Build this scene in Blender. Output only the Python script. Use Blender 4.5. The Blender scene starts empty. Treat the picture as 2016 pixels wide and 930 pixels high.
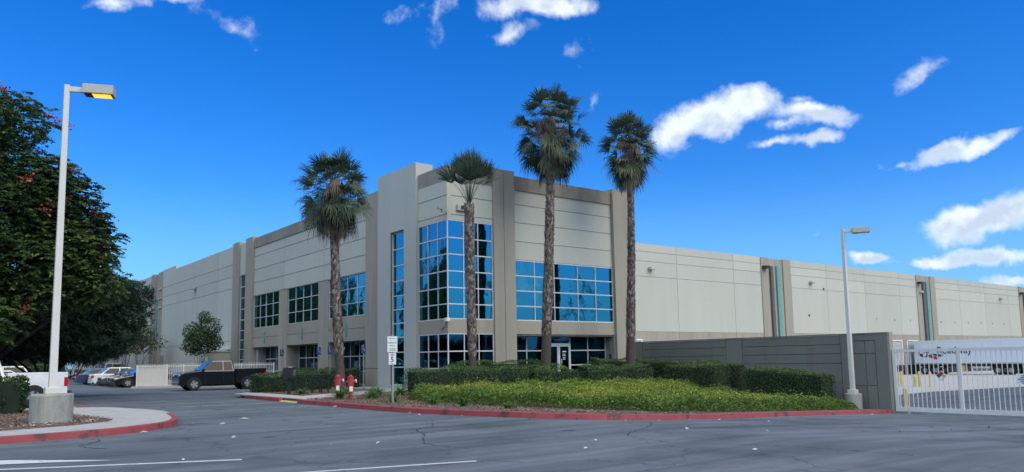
import bpy, bmesh, math, random
import numpy as np
from mathutils import Vector, Matrix
random.seed(7); rng = np.random.default_rng(7)
S = bpy.context.scene; COL = S.collection
# ---------------------------------------------------------------- camera
CAM = Vector((-20.524, -31.491, 1.5))
RV = Vector((0.78981698, -0.61309214, -0.01752622)); UV = Vector((-0.05404081, -0.09802512, 0.99371559)); FV = Vector((0.61095723, 0.78390631, 0.1105539))
cd = bpy.data.cameras.new('camera'); cam = bpy.data.objects.new('camera', cd); COL.objects.link(cam); S.camera = cam
cam.matrix_world = Matrix(((RV.x, UV.x, -FV.x, CAM.x), (RV.y, UV.y, -FV.y, CAM.y), (RV.z, UV.z, -FV.z, CAM.z), (0, 0, 0, 1)))
cd.sensor_width = 36; cd.lens = 36 * 1511 / 2016; cd.shift_y = (541.147 - 465) / 2016; cd.clip_end = 5000; cd.clip_start = .1
# ---------------------------------------------------------------- light
SUN_EL, SUN_AZ = math.radians(42), Vector((.30, -1.0, 0)).normalized()
SUN_STRENGTH, SKY_STRENGTH, EXPOSURE = 1.6, .118, .30
FILL_DECK, FILL_DECK_GAIN = 2.4, 2.1  # cover and gain of unseen bright clouds added to lift the ambient light
SKY_SAT, SKY_GAMMA, SKY_TINT = 1.45, 1.0, (.54, .87, 1.30)
sd = Vector((SUN_AZ.x * math.cos(SUN_EL), SUN_AZ.y * math.cos(SUN_EL), math.sin(SUN_EL)))
ld = bpy.data.lights.new('sun', 'SUN'); ld.energy = SUN_STRENGTH; ld.angle = math.radians(45); ld.color = (1, .86, .64)
sun = bpy.data.objects.new('sun', ld); COL.objects.link(sun); sun.rotation_euler = sd.to_track_quat('Z', 'Y').to_euler(); sun.location = (0, 0, 60)
S.view_settings.view_transform = 'Standard'; S.view_settings.look = 'None'; S.view_settings.exposure = EXPOSURE; S.view_settings.gamma = 1
W = bpy.data.worlds.new("World"); S.world = W; W.use_nodes = True
nt = W.node_tree; nt.nodes.clear()
def N(t, **k):
    n = nt.nodes.new(t)
    for a, b in k.items(): setattr(n, a, b)
    return n
def lk(a, b): nt.links.new(a, b)
def mth(op, a, b=None, c=None):
    n = N('ShaderNodeMath', operation=op)
    for i, v in enumerate((a, b, c)):
        if v is None: continue
        if isinstance(v, (int, float)): n.inputs[i].default_value = v
        else: lk(v, n.inputs[i])
    return n.outputs[0]
def vmt(op, a, b=None):
    n = N('ShaderNodeVectorMath', operation=op)
    for i, v in enumerate((a, b)):
        if v is None: continue
        if isinstance(v, (tuple, Vector)): n.inputs[i].default_value = tuple(v)
        else: lk(v, n.inputs[i])
    return n.outputs['Value'] if op in ('DOT_PRODUCT', 'LENGTH') else n.outputs[0]
sky = N('ShaderNodeTexSky', sky_type='NISHITA', sun_disc=False); sky.sun_elevation = SUN_EL
sky.sun_rotation = math.atan2(sd.x, sd.y); sky.air_density = 1.0; sky.dust_density = .3; sky.ozone_density = 2.5
gm = N('ShaderNodeGamma'); gm.inputs[1].default_value = SKY_GAMMA
scl = N('ShaderNodeMixRGB', blend_type='MULTIPLY'); scl.inputs[0].default_value = 1; scl.inputs[2].default_value = (.2, .2, .2, 1)
lk(sky.outputs[0], scl.inputs[1]); lk(scl.outputs[0], gm.inputs[0])
hs = N('ShaderNodeHueSaturation'); hs.inputs['Saturation'].default_value = SKY_SAT; lk(gm.outputs[0], hs.inputs['Color'])
tn = N('ShaderNodeMixRGB', blend_type='MULTIPLY'); tn.inputs[0].default_value = 1; tn.inputs[2].default_value = tuple(5 * c for c in SKY_TINT) + (1,)
lk(hs.outputs[0], tn.inputs[1])
tc = N('ShaderNodeTexCoord'); D = tc.outputs['Generated']
sz = N('ShaderNodeSeparateXYZ'); lk(D, sz.inputs[0]); hz = N('ShaderNodeMapRange', interpolation_type='SMOOTHSTEP'); lk(sz.outputs[2], hz.inputs[0])
hz.inputs[1].default_value = 0; hz.inputs[2].default_value = .24; hz.inputs[3].default_value = .85; hz.inputs[4].default_value = 0
hm = N('ShaderNodeMixRGB'); lk(hz.outputs[0], hm.inputs[0]); lk(tn.outputs[0], hm.inputs[1]); hm.inputs[2].default_value = (1.5, 3.8, 6.4, 1)
a_ = vmt('DOT_PRODUCT', D, RV); b_ = vmt('DOT_PRODUCT', D, UV); c_ = vmt('DOT_PRODUCT', D, FV)
cc = mth('MAXIMUM', c_, .05)
cx = N('ShaderNodeCombineXYZ'); lk(mth('DIVIDE', a_, cc), cx.inputs[0]); lk(mth('DIVIDE', b_, cc), cx.inputs[1])
def noise(vec, sc, det, rough=.55, dist=0.):
    n = N('ShaderNodeTexNoise'); n.inputs['Scale'].default_value = sc; n.inputs['Detail'].default_value = det
    n.inputs['Roughness'].default_value = rough; n.inputs['Distortion'].default_value = dist; lk(vec, n.inputs['Vector']); return n
n1 = noise(D, 8, 5, .6); w1 = vmt('SUBTRACT', n1.outputs['Color'], (.5, .5, .5)); sc1 = N('ShaderNodeVectorMath', operation='SCALE'); lk(w1, sc1.inputs[0]); sc1.inputs['Scale'].default_value = .085
P = vmt('MULTIPLY', vmt('ADD', cx.outputs[0], sc1.outputs[0]), (1, 1, 0))
# clouds: centre px, half sizes px, tilt deg, weight
CL = [(1335, 265, 62, 45, 30, 1.1), (1400, 235, 75, 38, 12, 1.2), (1485, 205, 60, 36, 15, 1.2), (1600, 217, 105, 20, -4, .95), (1560, 240, 60, 16, 8, .6),
      (1535, 283, 40, 13, 15, .75), (1610, 268, 55, 15, 14, .9), (1795, 143, 42, 17, 32, .6), (1850, 300, 60, 13, 22, .75), (1925, 278, 62, 13, 22, .75), (1790, 318, 25, 8, 20, .45),
      (1915, 440, 100, 30, 6, 1.2), (1990, 412, 75, 34, 20, 1.15), (1712, 508, 42, 14, 2, .95), (1840, 514, 75, 12, 5, .95), (1960, 505, 90, 14, 4, .95), (2005, 545, 80, 12, 5, .8),
      (1040, 0, 105, 22, 3, 1.0), (1005, 50, 50, 18, 10, .6), (875, 20, 18, 50, -12, .48), (848, 15, 35, 16, 20, .42), (455, 48, 50, 18, -28, .48), (335, 0, 60, 8, 5, .42), (220, 0, 50, 8, 0, .38),
      (1125, 92, 34, 18, 20, .33), (1585, 190, 32, 10, 5, .45), (1620, 462, 18, 8, 20, .35), (1690, 153, 22, 7, 5, .3), (1170, 215, 18, 9, 50, .3)]
fld = None
for (px, py, rx, ry, tl, wt) in CL:
    mp = N('ShaderNodeMapping', vector_type='TEXTURE'); lk(P, mp.inputs[0])
    mp.inputs['Location'].default_value = ((px - 1008) / 1511, (541.147 - py) / 1511, 0)
    mp.inputs['Rotation'].default_value = (0, 0, math.radians(tl)); mp.inputs['Scale'].default_value = (rx * 1.42 / 1511, ry * 1.45 / 1511, 1)
    v = mth('MULTIPLY', mth('SUBTRACT', 1.0, vmt('LENGTH', mp.outputs[0])), wt)
    fld = v if fld is None else mth('SMOOTH_MAX', fld, v, .15)
n2 = noise(D, 15, 12, .60, .2)
front = mth('GREATER_THAN', c_, .1)
n3 = noise(D, 2.6, 8, .62, .3); m3 = vmt('MULTIPLY', D, (1, 1, 2.6)); lk(m3, n3.inputs['Vector'])
back = mth('MULTIPLY', mth('SUBTRACT', n3.outputs['Fac'], .525), 5)
hi = N('ShaderNodeMapRange', interpolation_type='SMOOTHSTEP'); lk(sz.outputs[2], hi.inputs[0]); hi.inputs[1].default_value = .46; hi.inputs[2].default_value = .68
hib = N('ShaderNodeMapRange', interpolation_type='SMOOTHSTEP'); lk(sz.outputs[2], hib.inputs[0]); hib.inputs[1].default_value = .22; hib.inputs[2].default_value = .45
fill_deck = mth('MULTIPLY', mth('MAXIMUM', hi.outputs[0], mth('MULTIPLY', hib.outputs[0], mth('SUBTRACT', 1.0, front))), FILL_DECK)  # unseen overhead and rear clouds, added and brightened to fill the shade
ff = mth('ADD', fill_deck, mth('ADD', mth('MULTIPLY', fld, front), mth('MULTIPLY', back, mth('SUBTRACT', 1.0, front))))
dn = mth('ADD', ff, mth('MULTIPLY', mth('SUBTRACT', n2.outputs['Fac'], .5), 1.95))
mr = N('ShaderNodeMapRange', interpolation_type='SMOOTHSTEP'); lk(dn, mr.inputs[0]); mr.inputs[1].default_value = .08; mr.inputs[2].default_value = .80
core = N('ShaderNodeMapRange', interpolation_type='SMOOTHSTEP'); n4 = noise(D, 7, 3, .5)
lk(mth('ADD', dn, mth('MULTIPLY', n4.outputs['Fac'], .9)), core.inputs[0]); core.inputs[1].default_value = .80; core.inputs[2].default_value = 1.7
up_ = vmt('ADD', D, (-.012, 0, .028)); na = noise(D, 13, 5, .5); nb_ = noise(up_, 13, 5, .5)
rel = N('ShaderNodeMapRange', interpolation_type='SMOOTHSTEP'); lk(mth('SUBTRACT', nb_.outputs['Fac'], na.outputs['Fac']), rel.inputs[0]); rel.inputs[1].default_value = -.06; rel.inputs[2].default_value = .09
cr = mth('MULTIPLY', mth('ADD', mth('MULTIPLY', rel.outputs[0], .8), mth('MULTIPLY', core.outputs[0], .35)), mr.outputs[0])
cm = N('ShaderNodeMixRGB'); lk(cr, cm.inputs[0]); cm.inputs[1].default_value = (7.3, 7.9, 8.1, 1); cm.inputs[2].default_value = (4.3, 5.1, 6.2, 1)
brt = N('ShaderNodeMapRange'); lk(fill_deck, brt.inputs[0]); brt.inputs[1].default_value = 0; brt.inputs[2].default_value = FILL_DECK; brt.inputs[3].default_value = 1; brt.inputs[4].default_value = FILL_DECK_GAIN
cms = N('ShaderNodeVectorMath', operation='SCALE'); lk(cm.outputs[0], cms.inputs[0]); lk(brt.outputs[0], cms.inputs['Scale'])
mx = N('ShaderNodeMixRGB'); lk(mth('MULTIPLY', mr.outputs[0], .96), mx.inputs[0]); lk(hm.outputs[0], mx.inputs[1]); lk(cms.outputs[0], mx.inputs[2])
bg = N('ShaderNodeBackground'); bg.inputs[1].default_value = SKY_STRENGTH; lk(mx.outputs[0], bg.inputs[0])
wo = N('ShaderNodeOutputWorld'); lk(bg.outputs[0], wo.inputs[0])
# ---------------------------------------------------------------- materials
def mat(name, c1, c2=None, scale=3., rough=.75, bump=0., bscale=40., metal=0., spec=.4, stretch=(1, 1, 1), det=5, emis=None, dirt=None, dscale=1.2, dlo=.55, dhi=.75, coat=0.):
    m = bpy.data.materials.new(name); m.use_nodes = True; t = m.node_tree; L = t.links; n = t.nodes; p = n['Principled BSDF']
    p.inputs['Roughness'].default_value = rough; p.inputs['Metallic'].default_value = metal; p.inputs['Specular IOR Level'].default_value = spec; p.inputs['Coat Weight'].default_value = coat
    c = n.new('ShaderNodeTexCoord'); mp = n.new('ShaderNodeMapping'); mp.inputs['Scale'].default_value = stretch; L.new(c.outputs['Object'], mp.inputs[0])
    if c2 is None: c2 = tuple(x * .86 for x in c1)
    z = n.new('ShaderNodeTexNoise'); z.inputs['Scale'].default_value = scale; z.inputs['Detail'].default_value = det; z.inputs['Roughness'].default_value = .6; L.new(mp.outputs[0], z.inputs['Vector'])
    r = n.new('ShaderNodeValToRGB'); r.color_ramp.elements[0].position = .33; r.color_ramp.elements[1].position = .67
    r.color_ramp.elements[0].color = (*c2, 1); r.color_ramp.elements[1].color = (*c1, 1); L.new(z.outputs['Fac'], r.inputs[0]); out = r.outputs[0]
    if dirt:
        z2 = n.new('ShaderNodeTexNoise'); z2.inputs['Scale'].default_value = dscale; z2.inputs['Detail'].default_value = 6; z2.inputs['Roughness'].default_value = .65; L.new(mp.outputs[0], z2.inputs['Vector'])
        mr_ = n.new('ShaderNodeMapRange'); mr_.inputs[1].default_value = dlo; mr_.inputs[2].default_value = dhi; L.new(z2.outputs['Fac'], mr_.inputs[0])
        mm = n.new('ShaderNodeMixRGB'); mm.inputs[2].default_value = (*dirt, 1); L.new(mr_.outputs[0], mm.inputs[0]); L.new(out, mm.inputs[1]); out = mm.outputs[0]
    if 'concrete' in name or 'band' in name:
        g = n.new('ShaderNodeNewGeometry'); mg = n.new('ShaderNodeMapRange'); mg.inputs[3].default_value = .94; mg.inputs[4].default_value = 1.04; L.new(g.outputs['Random Per Island'], mg.inputs[0])
        sg_ = n.new('ShaderNodeVectorMath'); sg_.operation = 'SCALE'; L.new(out, sg_.inputs[0]); L.new(mg.outputs[0], sg_.inputs['Scale']); out = sg_.outputs[0]
    L.new(out, p.inputs['Base Color'])
    if bump:
        z3 = n.new('ShaderNodeTexNoise'); z3.inputs['Scale'].default_value = bscale; z3.inputs['Detail'].default_value = 4; L.new(c.outputs['Object'], z3.inputs['Vector'])
        b = n.new('ShaderNodeBump'); b.inputs['Strength'].default_value = bump; b.inputs['Distance'].default_value = .02; L.new(z3.outputs['Fac'], b.inputs['Height']); L.new(b.outputs[0], p.inputs['Normal'])
    if emis: p.inputs['Emission Color'].default_value = (*emis[0], 1); p.inputs['Emission Strength'].default_value = emis[1]
    return m
def leafmat(name, cols, trans=.25, rough=.5):
    m = bpy.data.materials.new(name); m.use_nodes = True; t = m.node_tree; L = t.links; n = t.nodes; p = n['Principled BSDF']; p.inputs['Roughness'].default_value = rough; p.inputs['Specular IOR Level'].default_value = .3
    at = n.new('ShaderNodeAttribute'); at.attribute_name = 'tint'
    r = n.new('ShaderNodeValToRGB'); e = r.color_ramp.elements
    while len(e) < len(cols): e.new(.5)
    for i, c in enumerate(cols): e[i].position = i / (len(cols) - 1); e[i].color = (*c, 1)
    L.new(at.outputs['Fac'], r.inputs[0]); L.new(r.outputs[0], p.inputs['Base Color'])
    tr = n.new('ShaderNodeBsdfTranslucent'); L.new(r.outputs[0], tr.inputs[0]); mxs = n.new('ShaderNodeMixShader'); mxs.inputs[0].default_value = trans
    L.new(p.outputs[0], mxs.inputs[1]); L.new(tr.outputs[0], mxs.inputs[2]); L.new(mxs.outputs[0], n['Material Output'].inputs[0]); return m
def glassmat(name, tint, rough=.03, wob=.02, metal=1.):
    m = bpy.data.materials.new(name); m.use_nodes = True; t = m.node_tree; L = t.links; n = t.nodes; p = n['Principled BSDF']
    p.inputs['Base Color'].default_value = (*tint, 1); p.inputs['Metallic'].default_value = metal; p.inputs['Roughness'].default_value = rough
    c = n.new('ShaderNodeTexCoord'); z = n.new('ShaderNodeTexNoise'); z.inputs['Scale'].default_value = .9; z.inputs['Detail'].default_value = 1.5; L.new(c.outputs['Object'], z.inputs['Vector'])
    b = n.new('ShaderNodeBump'); b.inputs['Strength'].default_value = wob; b.inputs['Distance'].default_value = .5; L.new(z.outputs['Fac'], b.inputs['Height']); L.new(b.outputs[0], p.inputs['Normal'])
    return m
STREAK = (1.2, 1.2, .12)
M = dict(
 cream=mat('cream_concrete', (.465, .468, .405), (.44, .443, .382), .5, .85, .12, 25, dirt=(.44, .44, .38), dscale=.9, dlo=.48, dhi=.8, stretch=STREAK),
 cream2=mat('tower_concrete', (.43, .45, .42), (.405, .425, .395), .5, .85, .12, 25, dirt=(.45, .45, .42), dscale=.9, dlo=.52, dhi=.85, stretch=STREAK),
 tan=mat('tan_concrete', (.325, .30, .245), (.30, .277, .225), .6, .85, .12, 25, dirt=(.22, .20, .17), dscale=1.1, dlo=.5, dhi=.85, stretch=STREAK),
 band=mat('stained_band', (.275, .25, .205), (.25, .228, .19), .6, .85, .1, 25, dirt=(.12, .11, .10), dscale=.45, dlo=.46, dhi=.72, stretch=(1, 1, .5)),
 taupe=mat('taupe_concrete', (.17, .18, .165), (.157, .167, .152), .5, .85, .12, 25, dirt=(.14, .127, .118), dscale=1., dlo=.5, dhi=.8, stretch=STREAK),
 joint=mat('joint_shadow_gap', (.10, .095, .085), None, 2),
 metal=mat('white_mullion', (.60, .62, .64), None, 2, .4), teal=mat('teal_paint', (.13, .33, .30), (.10, .27, .25), 3, .6),
 wtrim=mat('white_trim', (.75, .75, .72), None, 3, .6), greymetal=mat('grey_metal', (.33, .33, .32), (.28, .28, .275), 5, .5, metal=.3), dark=mat('dark_metal', (.03, .03, .033), None, 3, .5),
 brown=mat('brown_downspout', (.11, .095, .085), None, 2, .6), roof=mat('roof_sheet', (.35, .35, .34), None, 1),
 glass=glassmat('blue_reflective_glass', (.05, .245, .335), .03, .03), dglass=glassmat('dark_reflection_glass', (.02, .09, .145), .04), carglass=glassmat('car_glass', (.012, .015, .02), .08, .01, 0.),  # dglass: dark reflections of low trees put into the lower panes' tint
 dockdoor=mat('dock_door_metal', (.42, .42, .42), None, 4, .5), rubber=mat('rubber', (.02, .02, .02), None, 6, .8),
 yellow=mat('bollard_yellow', (.56, .46, .20), (.50, .40, .17), 3, .6, dirt=(.40, .32, .12), dscale=4), concrete=mat('pale_concrete', (.44, .43, .40), (.38, .37, .345), 1.5, .85, .15, 40, dirt=(.30, .29, .27), dscale=2.2, dlo=.5, dhi=.75),
 lampbase=mat('stained_concrete_base', (.36, .37, .34), (.27, .28, .26), 2.5, .9, .2, 30, dirt=(.16, .17, .15), dscale=2.4, dlo=.45, dhi=.7, stretch=(1, 1, .45)),
 pole=mat('painted_pole', (.60, .59, .55), (.55, .54, .50), 2, .5), lamphead=mat('lamp_head_paint', (.45, .44, .41), None, 2, .5),
 lit=mat('lit_sodium_lens', (.9, .45, .08), (.9, .35, .04), 5, .4, emis=((1., .42, .03), 1.6)), lens=mat('unlit_lens', (.5, .48, .4), None, 4, .2),
 redcurb=mat('red_kerb_paint', (.33, .065, .075), (.27, .055, .062), 2.5, .7, .15, 30, dirt=(.13, .045, .05), dscale=1.9, dlo=.56, dhi=.62),
 greycurb=mat('grey_kerb', (.38, .37, .35), (.30, .29, .28), 3, .85, .15, 30), redpaint=mat('red_pipe_paint', (.38, .04, .05), (.30, .03, .04), 5, .5, dirt=(.55, .3, .28), dscale=8, dlo=.62, dhi=.8),
 mulch=mat('bark_mulch', (.20, .14, .105), (.075, .052, .04), 14, .95, .8, 30, det=8), chip=leafmat('wood_chip', [(.07, .045, .035), (.22, .15, .11), (.36, .28, .22)], .0, .9),
 white=mat('sign_white', (.80, .82, .80), None, 3, .45), ink=mat('sign_black_ink', (.03, .04, .05), None, 3, .6), green=mat('sign_green_ink', (.10, .22, .20), None, 3, .6), blue=mat('sign_blue', (.02, .055, .16), None, 3, .5),
 galv=mat('galvanised_steel', (.38, .40, .40), (.32, .34, .34), 6, .45, metal=.5), black=mat('black_powder_coat', (.018, .02, .024), None, 4, .4),
 navy=mat('black_car_paint', (.008, .009, .014), None, 3, .18, coat=.6, spec=.5), wcar=mat('white_car_paint', (.72, .74, .76), None, 3, .2, coat=.5), scar=mat('silver_car_paint', (.40, .43, .46), None, 3, .22, metal=.6, coat=.5),
 rcar=mat('red_car_paint', (.36, .015, .03), None, 3, .2, coat=.5), bcar=mat('blue_car_paint', (.03, .06, .13), None, 3, .2, coat=.5), gcar=mat('grey_car_paint', (.10, .11, .125), None, 3, .22, coat=.5, metal=.3),
 chrome=mat('chrome', (.6, .6, .62), None, 3, .15, metal=1.), headl=mat('headlight_lens', (.75, .74, .66), None, 3, .12), taill=mat('tail_light_red', (.5, .01, .012), None, 3, .15), tyre=mat('tyre', (.018, .018, .019), None, 8, .85), rim=mat('alloy_rim', (.4, .41, .42), None, 3, .3, metal=.7),
 fence=mat('white_fence_paint', (.70, .69, .65), (.63, .62, .58), 3, .55), gate=mat('gate_paint', (.66, .67, .66), (.58, .59, .58), 3, .5), trailer=mat('trailer_skin', (.60, .66, .76), (.55, .61, .72), .8, .4, stretch=(1, 3, .3)),
 paint=mat('road_paint', (.62, .64, .63), (.50, .52, .52), 5, .7, dirt=(.12, .13, .14), dscale=4.5, dlo=.60, dhi=.68),
 bark=mat('bark', (.075, .06, .05), (.04, .033, .028), 9, .95, .6, 30, stretch=(1, 1, .3)), palmbark=leafmat('palm_boots', [(.075, .06, .05), (.20, .165, .14), (.36, .31, .27)], 0, .9), palmcore=mat('palm_trunk', (.085, .07, .06), (.04, .033, .03), 12, .95, .7, 20),
 gleaf=leafmat('broad_leaf', [(.022, .048, .026), (.05, .095, .036), (.11, .175, .05), (.25, .30, .08)], .35),
 dleaf=leafmat('dark_broad_leaf', [(.016, .034, .02), (.035, .068, .028), (.08, .125, .04), (.17, .21, .06)], .3), pine=leafmat('pine_needle', [(.012, .03, .022), (.028, .06, .038), (.05, .095, .05)], .25),
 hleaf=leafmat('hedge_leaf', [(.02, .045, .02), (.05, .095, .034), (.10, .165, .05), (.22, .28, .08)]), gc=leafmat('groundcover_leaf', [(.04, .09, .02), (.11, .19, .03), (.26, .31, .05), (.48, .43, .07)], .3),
 strap=leafmat('strap_leaf', [(.035, .085, .025), (.08, .17, .04), (.16, .26, .06)], .25), frond=leafmat('palm_frond', [(.03, .05, .035), (.055, .09, .055), (.10, .14, .08), (.22, .22, .14)], .15), dead=leafmat('dead_frond', [(.09, .07, .055), (.18, .145, .115), (.32, .26, .21)], .1, .9),
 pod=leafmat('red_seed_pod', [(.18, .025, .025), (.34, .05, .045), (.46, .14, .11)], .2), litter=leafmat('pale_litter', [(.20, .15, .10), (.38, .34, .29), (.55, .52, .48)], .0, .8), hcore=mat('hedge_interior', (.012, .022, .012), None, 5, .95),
)
def asphalt(name, base, tone):
    m = mat(name, base, tone,   .22, .82, .35, 90, det=9, dirt=tuple(c * .72 for c in tone), dscale=.33, dlo=.5, dhi=.68); t = m.node_tree; n = t.nodes; L = t.links; p = n['Principled BSDF']
    src = p.inputs['Base Color'].links[0].from_socket; c = n.new('ShaderNodeTexCoord')
    # fine aggregate
    z = n.new('ShaderNodeTexNoise'); z.inputs['Scale'].default_value = 45; z.inputs['Detail'].default_value = 3; L.new(c.outputs['Object'], z.inputs[0])
    mr_ = n.new('ShaderNodeMapRange'); mr_.inputs[3].default_value = .72; mr_.inputs[4].default_value = 1.3; L.new(z.outputs['Fac'], mr_.inputs[0])
    mul = n.new('ShaderNodeVectorMath'); mul.operation = 'SCALE'; L.new(src, mul.inputs[0]); L.new(mr_.outputs[0], mul.inputs['Scale'])
    # tyre polished streaks running along the drive
    mp = n.new('ShaderNodeMapping'); mp.inputs['Rotation'].default_value = (0, 0, math.radians(38)); mp.inputs['Scale'].default_value = (.10, 1.1, 1); L.new(c.outputs['Object'], mp.inputs[0])
    z2 = n.new('ShaderNodeTexNoise'); z2.inputs['Scale'].default_value = 1.3; z2.inputs['Detail'].default_value = 5; z2.inputs['Distortion'].default_value = .4; L.new(mp.outputs[0], z2.inputs[0])
    m2 = n.new('ShaderNodeMapRange'); m2.inputs[1].default_value = .35; m2.inputs[2].default_value = .65; m2.inputs[3].default_value = .72; m2.inputs[4].default_value = 1.26; L.new(z2.outputs['Fac'], m2.inputs[0])
    mul2 = n.new('ShaderNodeVectorMath'); mul2.operation = 'SCALE'; L.new(mul.outputs[0], mul2.inputs[0]); L.new(m2.outputs[0], mul2.inputs['Scale'])
    # hairline cracks
    zw = n.new('ShaderNodeTexNoise'); zw.inputs['Scale'].default_value = 1.1; zw.inputs['Detail'].default_value = 6; L.new(c.outputs['Object'], zw.inputs[0])
    ad = n.new('ShaderNodeMixRGB'); ad.blend_type = 'ADD'; ad.inputs[0].default_value = 1.; L.new(c.outputs['Object'], ad.inputs[1]); L.new(zw.outputs['Color'], ad.inputs[2])
    v = n.new('ShaderNodeTexVoronoi'); v.feature = 'DISTANCE_TO_EDGE'; v.inputs['Scale'].default_value = .2; L.new(ad.outputs[0], v.inputs['Vector'])
    m3 = n.new('ShaderNodeMapRange'); m3.inputs[1].default_value = .0012; m3.inputs[2].default_value = .004; m3.inputs[3].default_value = .62; m3.inputs[4].default_value = 1.; L.new(v.outputs['Distance'], m3.inputs[0])
    mul3 = n.new('ShaderNodeVectorMath'); mul3.operation = 'SCALE'; L.new(mul2.outputs[0], mul3.inputs[0]); L.new(m3.outputs[0], mul3.inputs['Scale']); L.new(mul3.outputs[0], p.inputs['Base Color']); return m
M['carglass'].node_tree.nodes['Principled BSDF'].inputs['Specular IOR Level'].default_value = .22
M['asphalt'] = asphalt('asphalt', (.130, .148, .158), (.098, .113, .121)); M['court'] = asphalt('court_asphalt', (.105, .112, .125), (.08, .087, .10))
M['crack'] = mat('asphalt_crack_fill', (.014, .015, .017), None, 4, .9)
# ---------------------------------------------------------------- builders
class MB:
    def __init__(s): s.v = []; s.f = []
    def quad(s, a, b, c, d): i = len(s.v); s.v += [tuple(a), tuple(b), tuple(c), tuple(d)]; s.f.append((i, i + 1, i + 2, i + 3)); return s
    def poly(s, pts): i = len(s.v); s.v += [tuple(p) for p in pts]; s.f.append(tuple(range(i, i + len(pts)))); return s
    def box(s, x0, x1, y0, y1, z0, z1):
        i = len(s.v); s.v += [(x, y, z) for x in (x0, x1) for y in (y0, y1) for z in (z0, z1)]
        s.f += [(i + a, i + b, i + c, i + d) for a, b, c, d in ((0, 1, 3, 2), (4, 6, 7, 5), (0, 4, 5, 1), (2, 3, 7, 6), (0, 2, 6, 4), (1, 5, 7, 3))]; return s
    def prism(s, pts, axis, d0, d1):            # extrude polygon of 2D pts along axis
        def P3(p, d): return {'x': (d, p[0], p[1]), 'y': (p[0], d, p[1]), 'z': (p[0], p[1], d)}[axis]
        i = len(s.v); n = len(pts); s.v += [P3(p, d0) for p in pts] + [P3(p, d1) for p in pts]
        s.f.append(tuple(range(i, i + n))[::-1]); s.f.append(tuple(range(i + n, i + 2 * n)))
        for k in range(n): s.f.append((i + k, i + (k + 1) % n, i + n + (k + 1) % n, i + n + k))
        return s
    def tube(s, pts, r, n=10, cap=True):
        pts = [Vector(p) for p in pts]; rs = r if isinstance(r, (list, tuple)) else [r] * len(pts); i0 = len(s.v)
        for k, p in enumerate(pts):
            d = (pts[min(k + 1, len(pts) - 1)] - pts[max(k - 1, 0)]).normalized(); u = d.orthogonal().normalized() if abs(d.z) < .9 else Vector((1, 0, 0)) - d * d.x; u.normalize(); w = d.cross(u)
            for j in range(n): a = 2 * math.pi * j / n; s.v.append(tuple(p + (u * math.cos(a) + w * math.sin(a)) * rs[k]))
        for k in range(len(pts) - 1):
            for j in range(n): a = i0 + k * n + j; b = i0 + k * n + (j + 1) % n; s.f.append((a, b, b + n, a + n))
        if cap: s.f.append(tuple(range(i0, i0 + n))[::-1]); e = i0 + (len(pts) - 1) * n; s.f.append(tuple(range(e, e + n)))
        return s
    def build(s, name, m, parent=None, smooth=False, bevel=0, **k):
        me = bpy.data.meshes.new(name); me.from_pydata(s.v, [], s.f)
        bm = bmesh.new(); bm.from_mesh(me); bmesh.ops.recalc_face_normals(bm, faces=bm.faces)
        if bevel: bmesh.ops.bevel(bm, geom=[e for e in bm.edges if len(e.link_faces) == 2 and e.calc_face_angle(0) > .4], offset=bevel, segments=2, affect='EDGES', profile=.6)
        bm.to_mesh(me); bm.free()
        me.materials.append(m)
        if smooth: me.polygons.foreach_set('use_smooth', [True] * len(me.polygons))
        o = bpy.data.objects.new(name, me); COL.objects.link(o)
        if parent: o.parent = parent
        return tag(o, **k)
def tag(o, label=None, cat=None, group=None, kind=None):
    if label: o['label'] = label
    if cat: o['category'] = cat
    if group: o['group'] = group
    if kind: o['kind'] = kind
    return o
def empty(name, label, cat, loc=(0, 0, 0), rz=0, group=None):
    o = bpy.data.objects.new(name, None); COL.objects.link(o); o.location = loc; o.rotation_euler = (0, 0, rz); o.empty_display_size = .2
    return tag(o, label, cat, group)
def dup(o, loc=None, rz=None, parent=None, label=None):
    c = o.copy(); COL.objects.link(c)
    if parent: c.parent = parent
    if loc: c.location = loc
    if rz is not None: c.rotation_euler = (0, 0, rz)
    if label: c['label'] = label
    for ch in list(o.children): dup(ch, parent=c)
    return c
def npmesh(name, V, F, m, parent=None, tint=None, smooth=False, **k):
    V = np.ascontiguousarray(V, dtype=np.float32); F = np.ascontiguousarray(F, dtype=np.int32); me = bpy.data.meshes.new(name); nf, q = F.shape
    me.vertices.add(len(V)); me.vertices.foreach_set('co', V.ravel()); me.loops.add(nf * q); me.loops.foreach_set('vertex_index', F.ravel())
    me.polygons.add(nf); me.polygons.foreach_set('loop_start', np.arange(0, nf * q, q, dtype=np.int32)); me.update(calc_edges=True); me.validate()
    if tint is not None: a = me.attributes.new('tint', 'FLOAT', 'FACE'); a.data.foreach_set('value', np.clip(tint, 0, 1).astype(np.float32))
    me.materials.append(m)
    if smooth: me.polygons.foreach_set('use_smooth', [True] * nf)
    o = bpy.data.objects.new(name, me); COL.objects.link(o)
    if parent: o.parent = parent
    return tag(o, **k)
def unit(a): return a / np.maximum(np.linalg.norm(a, axis=-1, keepdims=True), 1e-6)
def leafquads(P, Nn, size, aspect=1.9, jit=.8, down=0., dirs=None):
    n = len(P); Nn = unit(Nn + rng.normal(0, jit, (n, 3))); R = rng.normal(0, 1, (n, 3)) if dirs is None else dirs; R = R.copy(); R[:, 2] -= down
    T = unit(R - Nn * (R * Nn).sum(1, keepdims=True)); B = np.cross(Nn, T); s = (size * rng.uniform(.6, 1.3, n))[:, None]; w = s / aspect / 1.0
    V = np.stack([P - T * s * .5, P + B * w * .5, P + T * s * .5, P - B * w * .5], 1).reshape(-1, 3)
    return V, np.arange(4 * n).reshape(n, 4)
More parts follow.
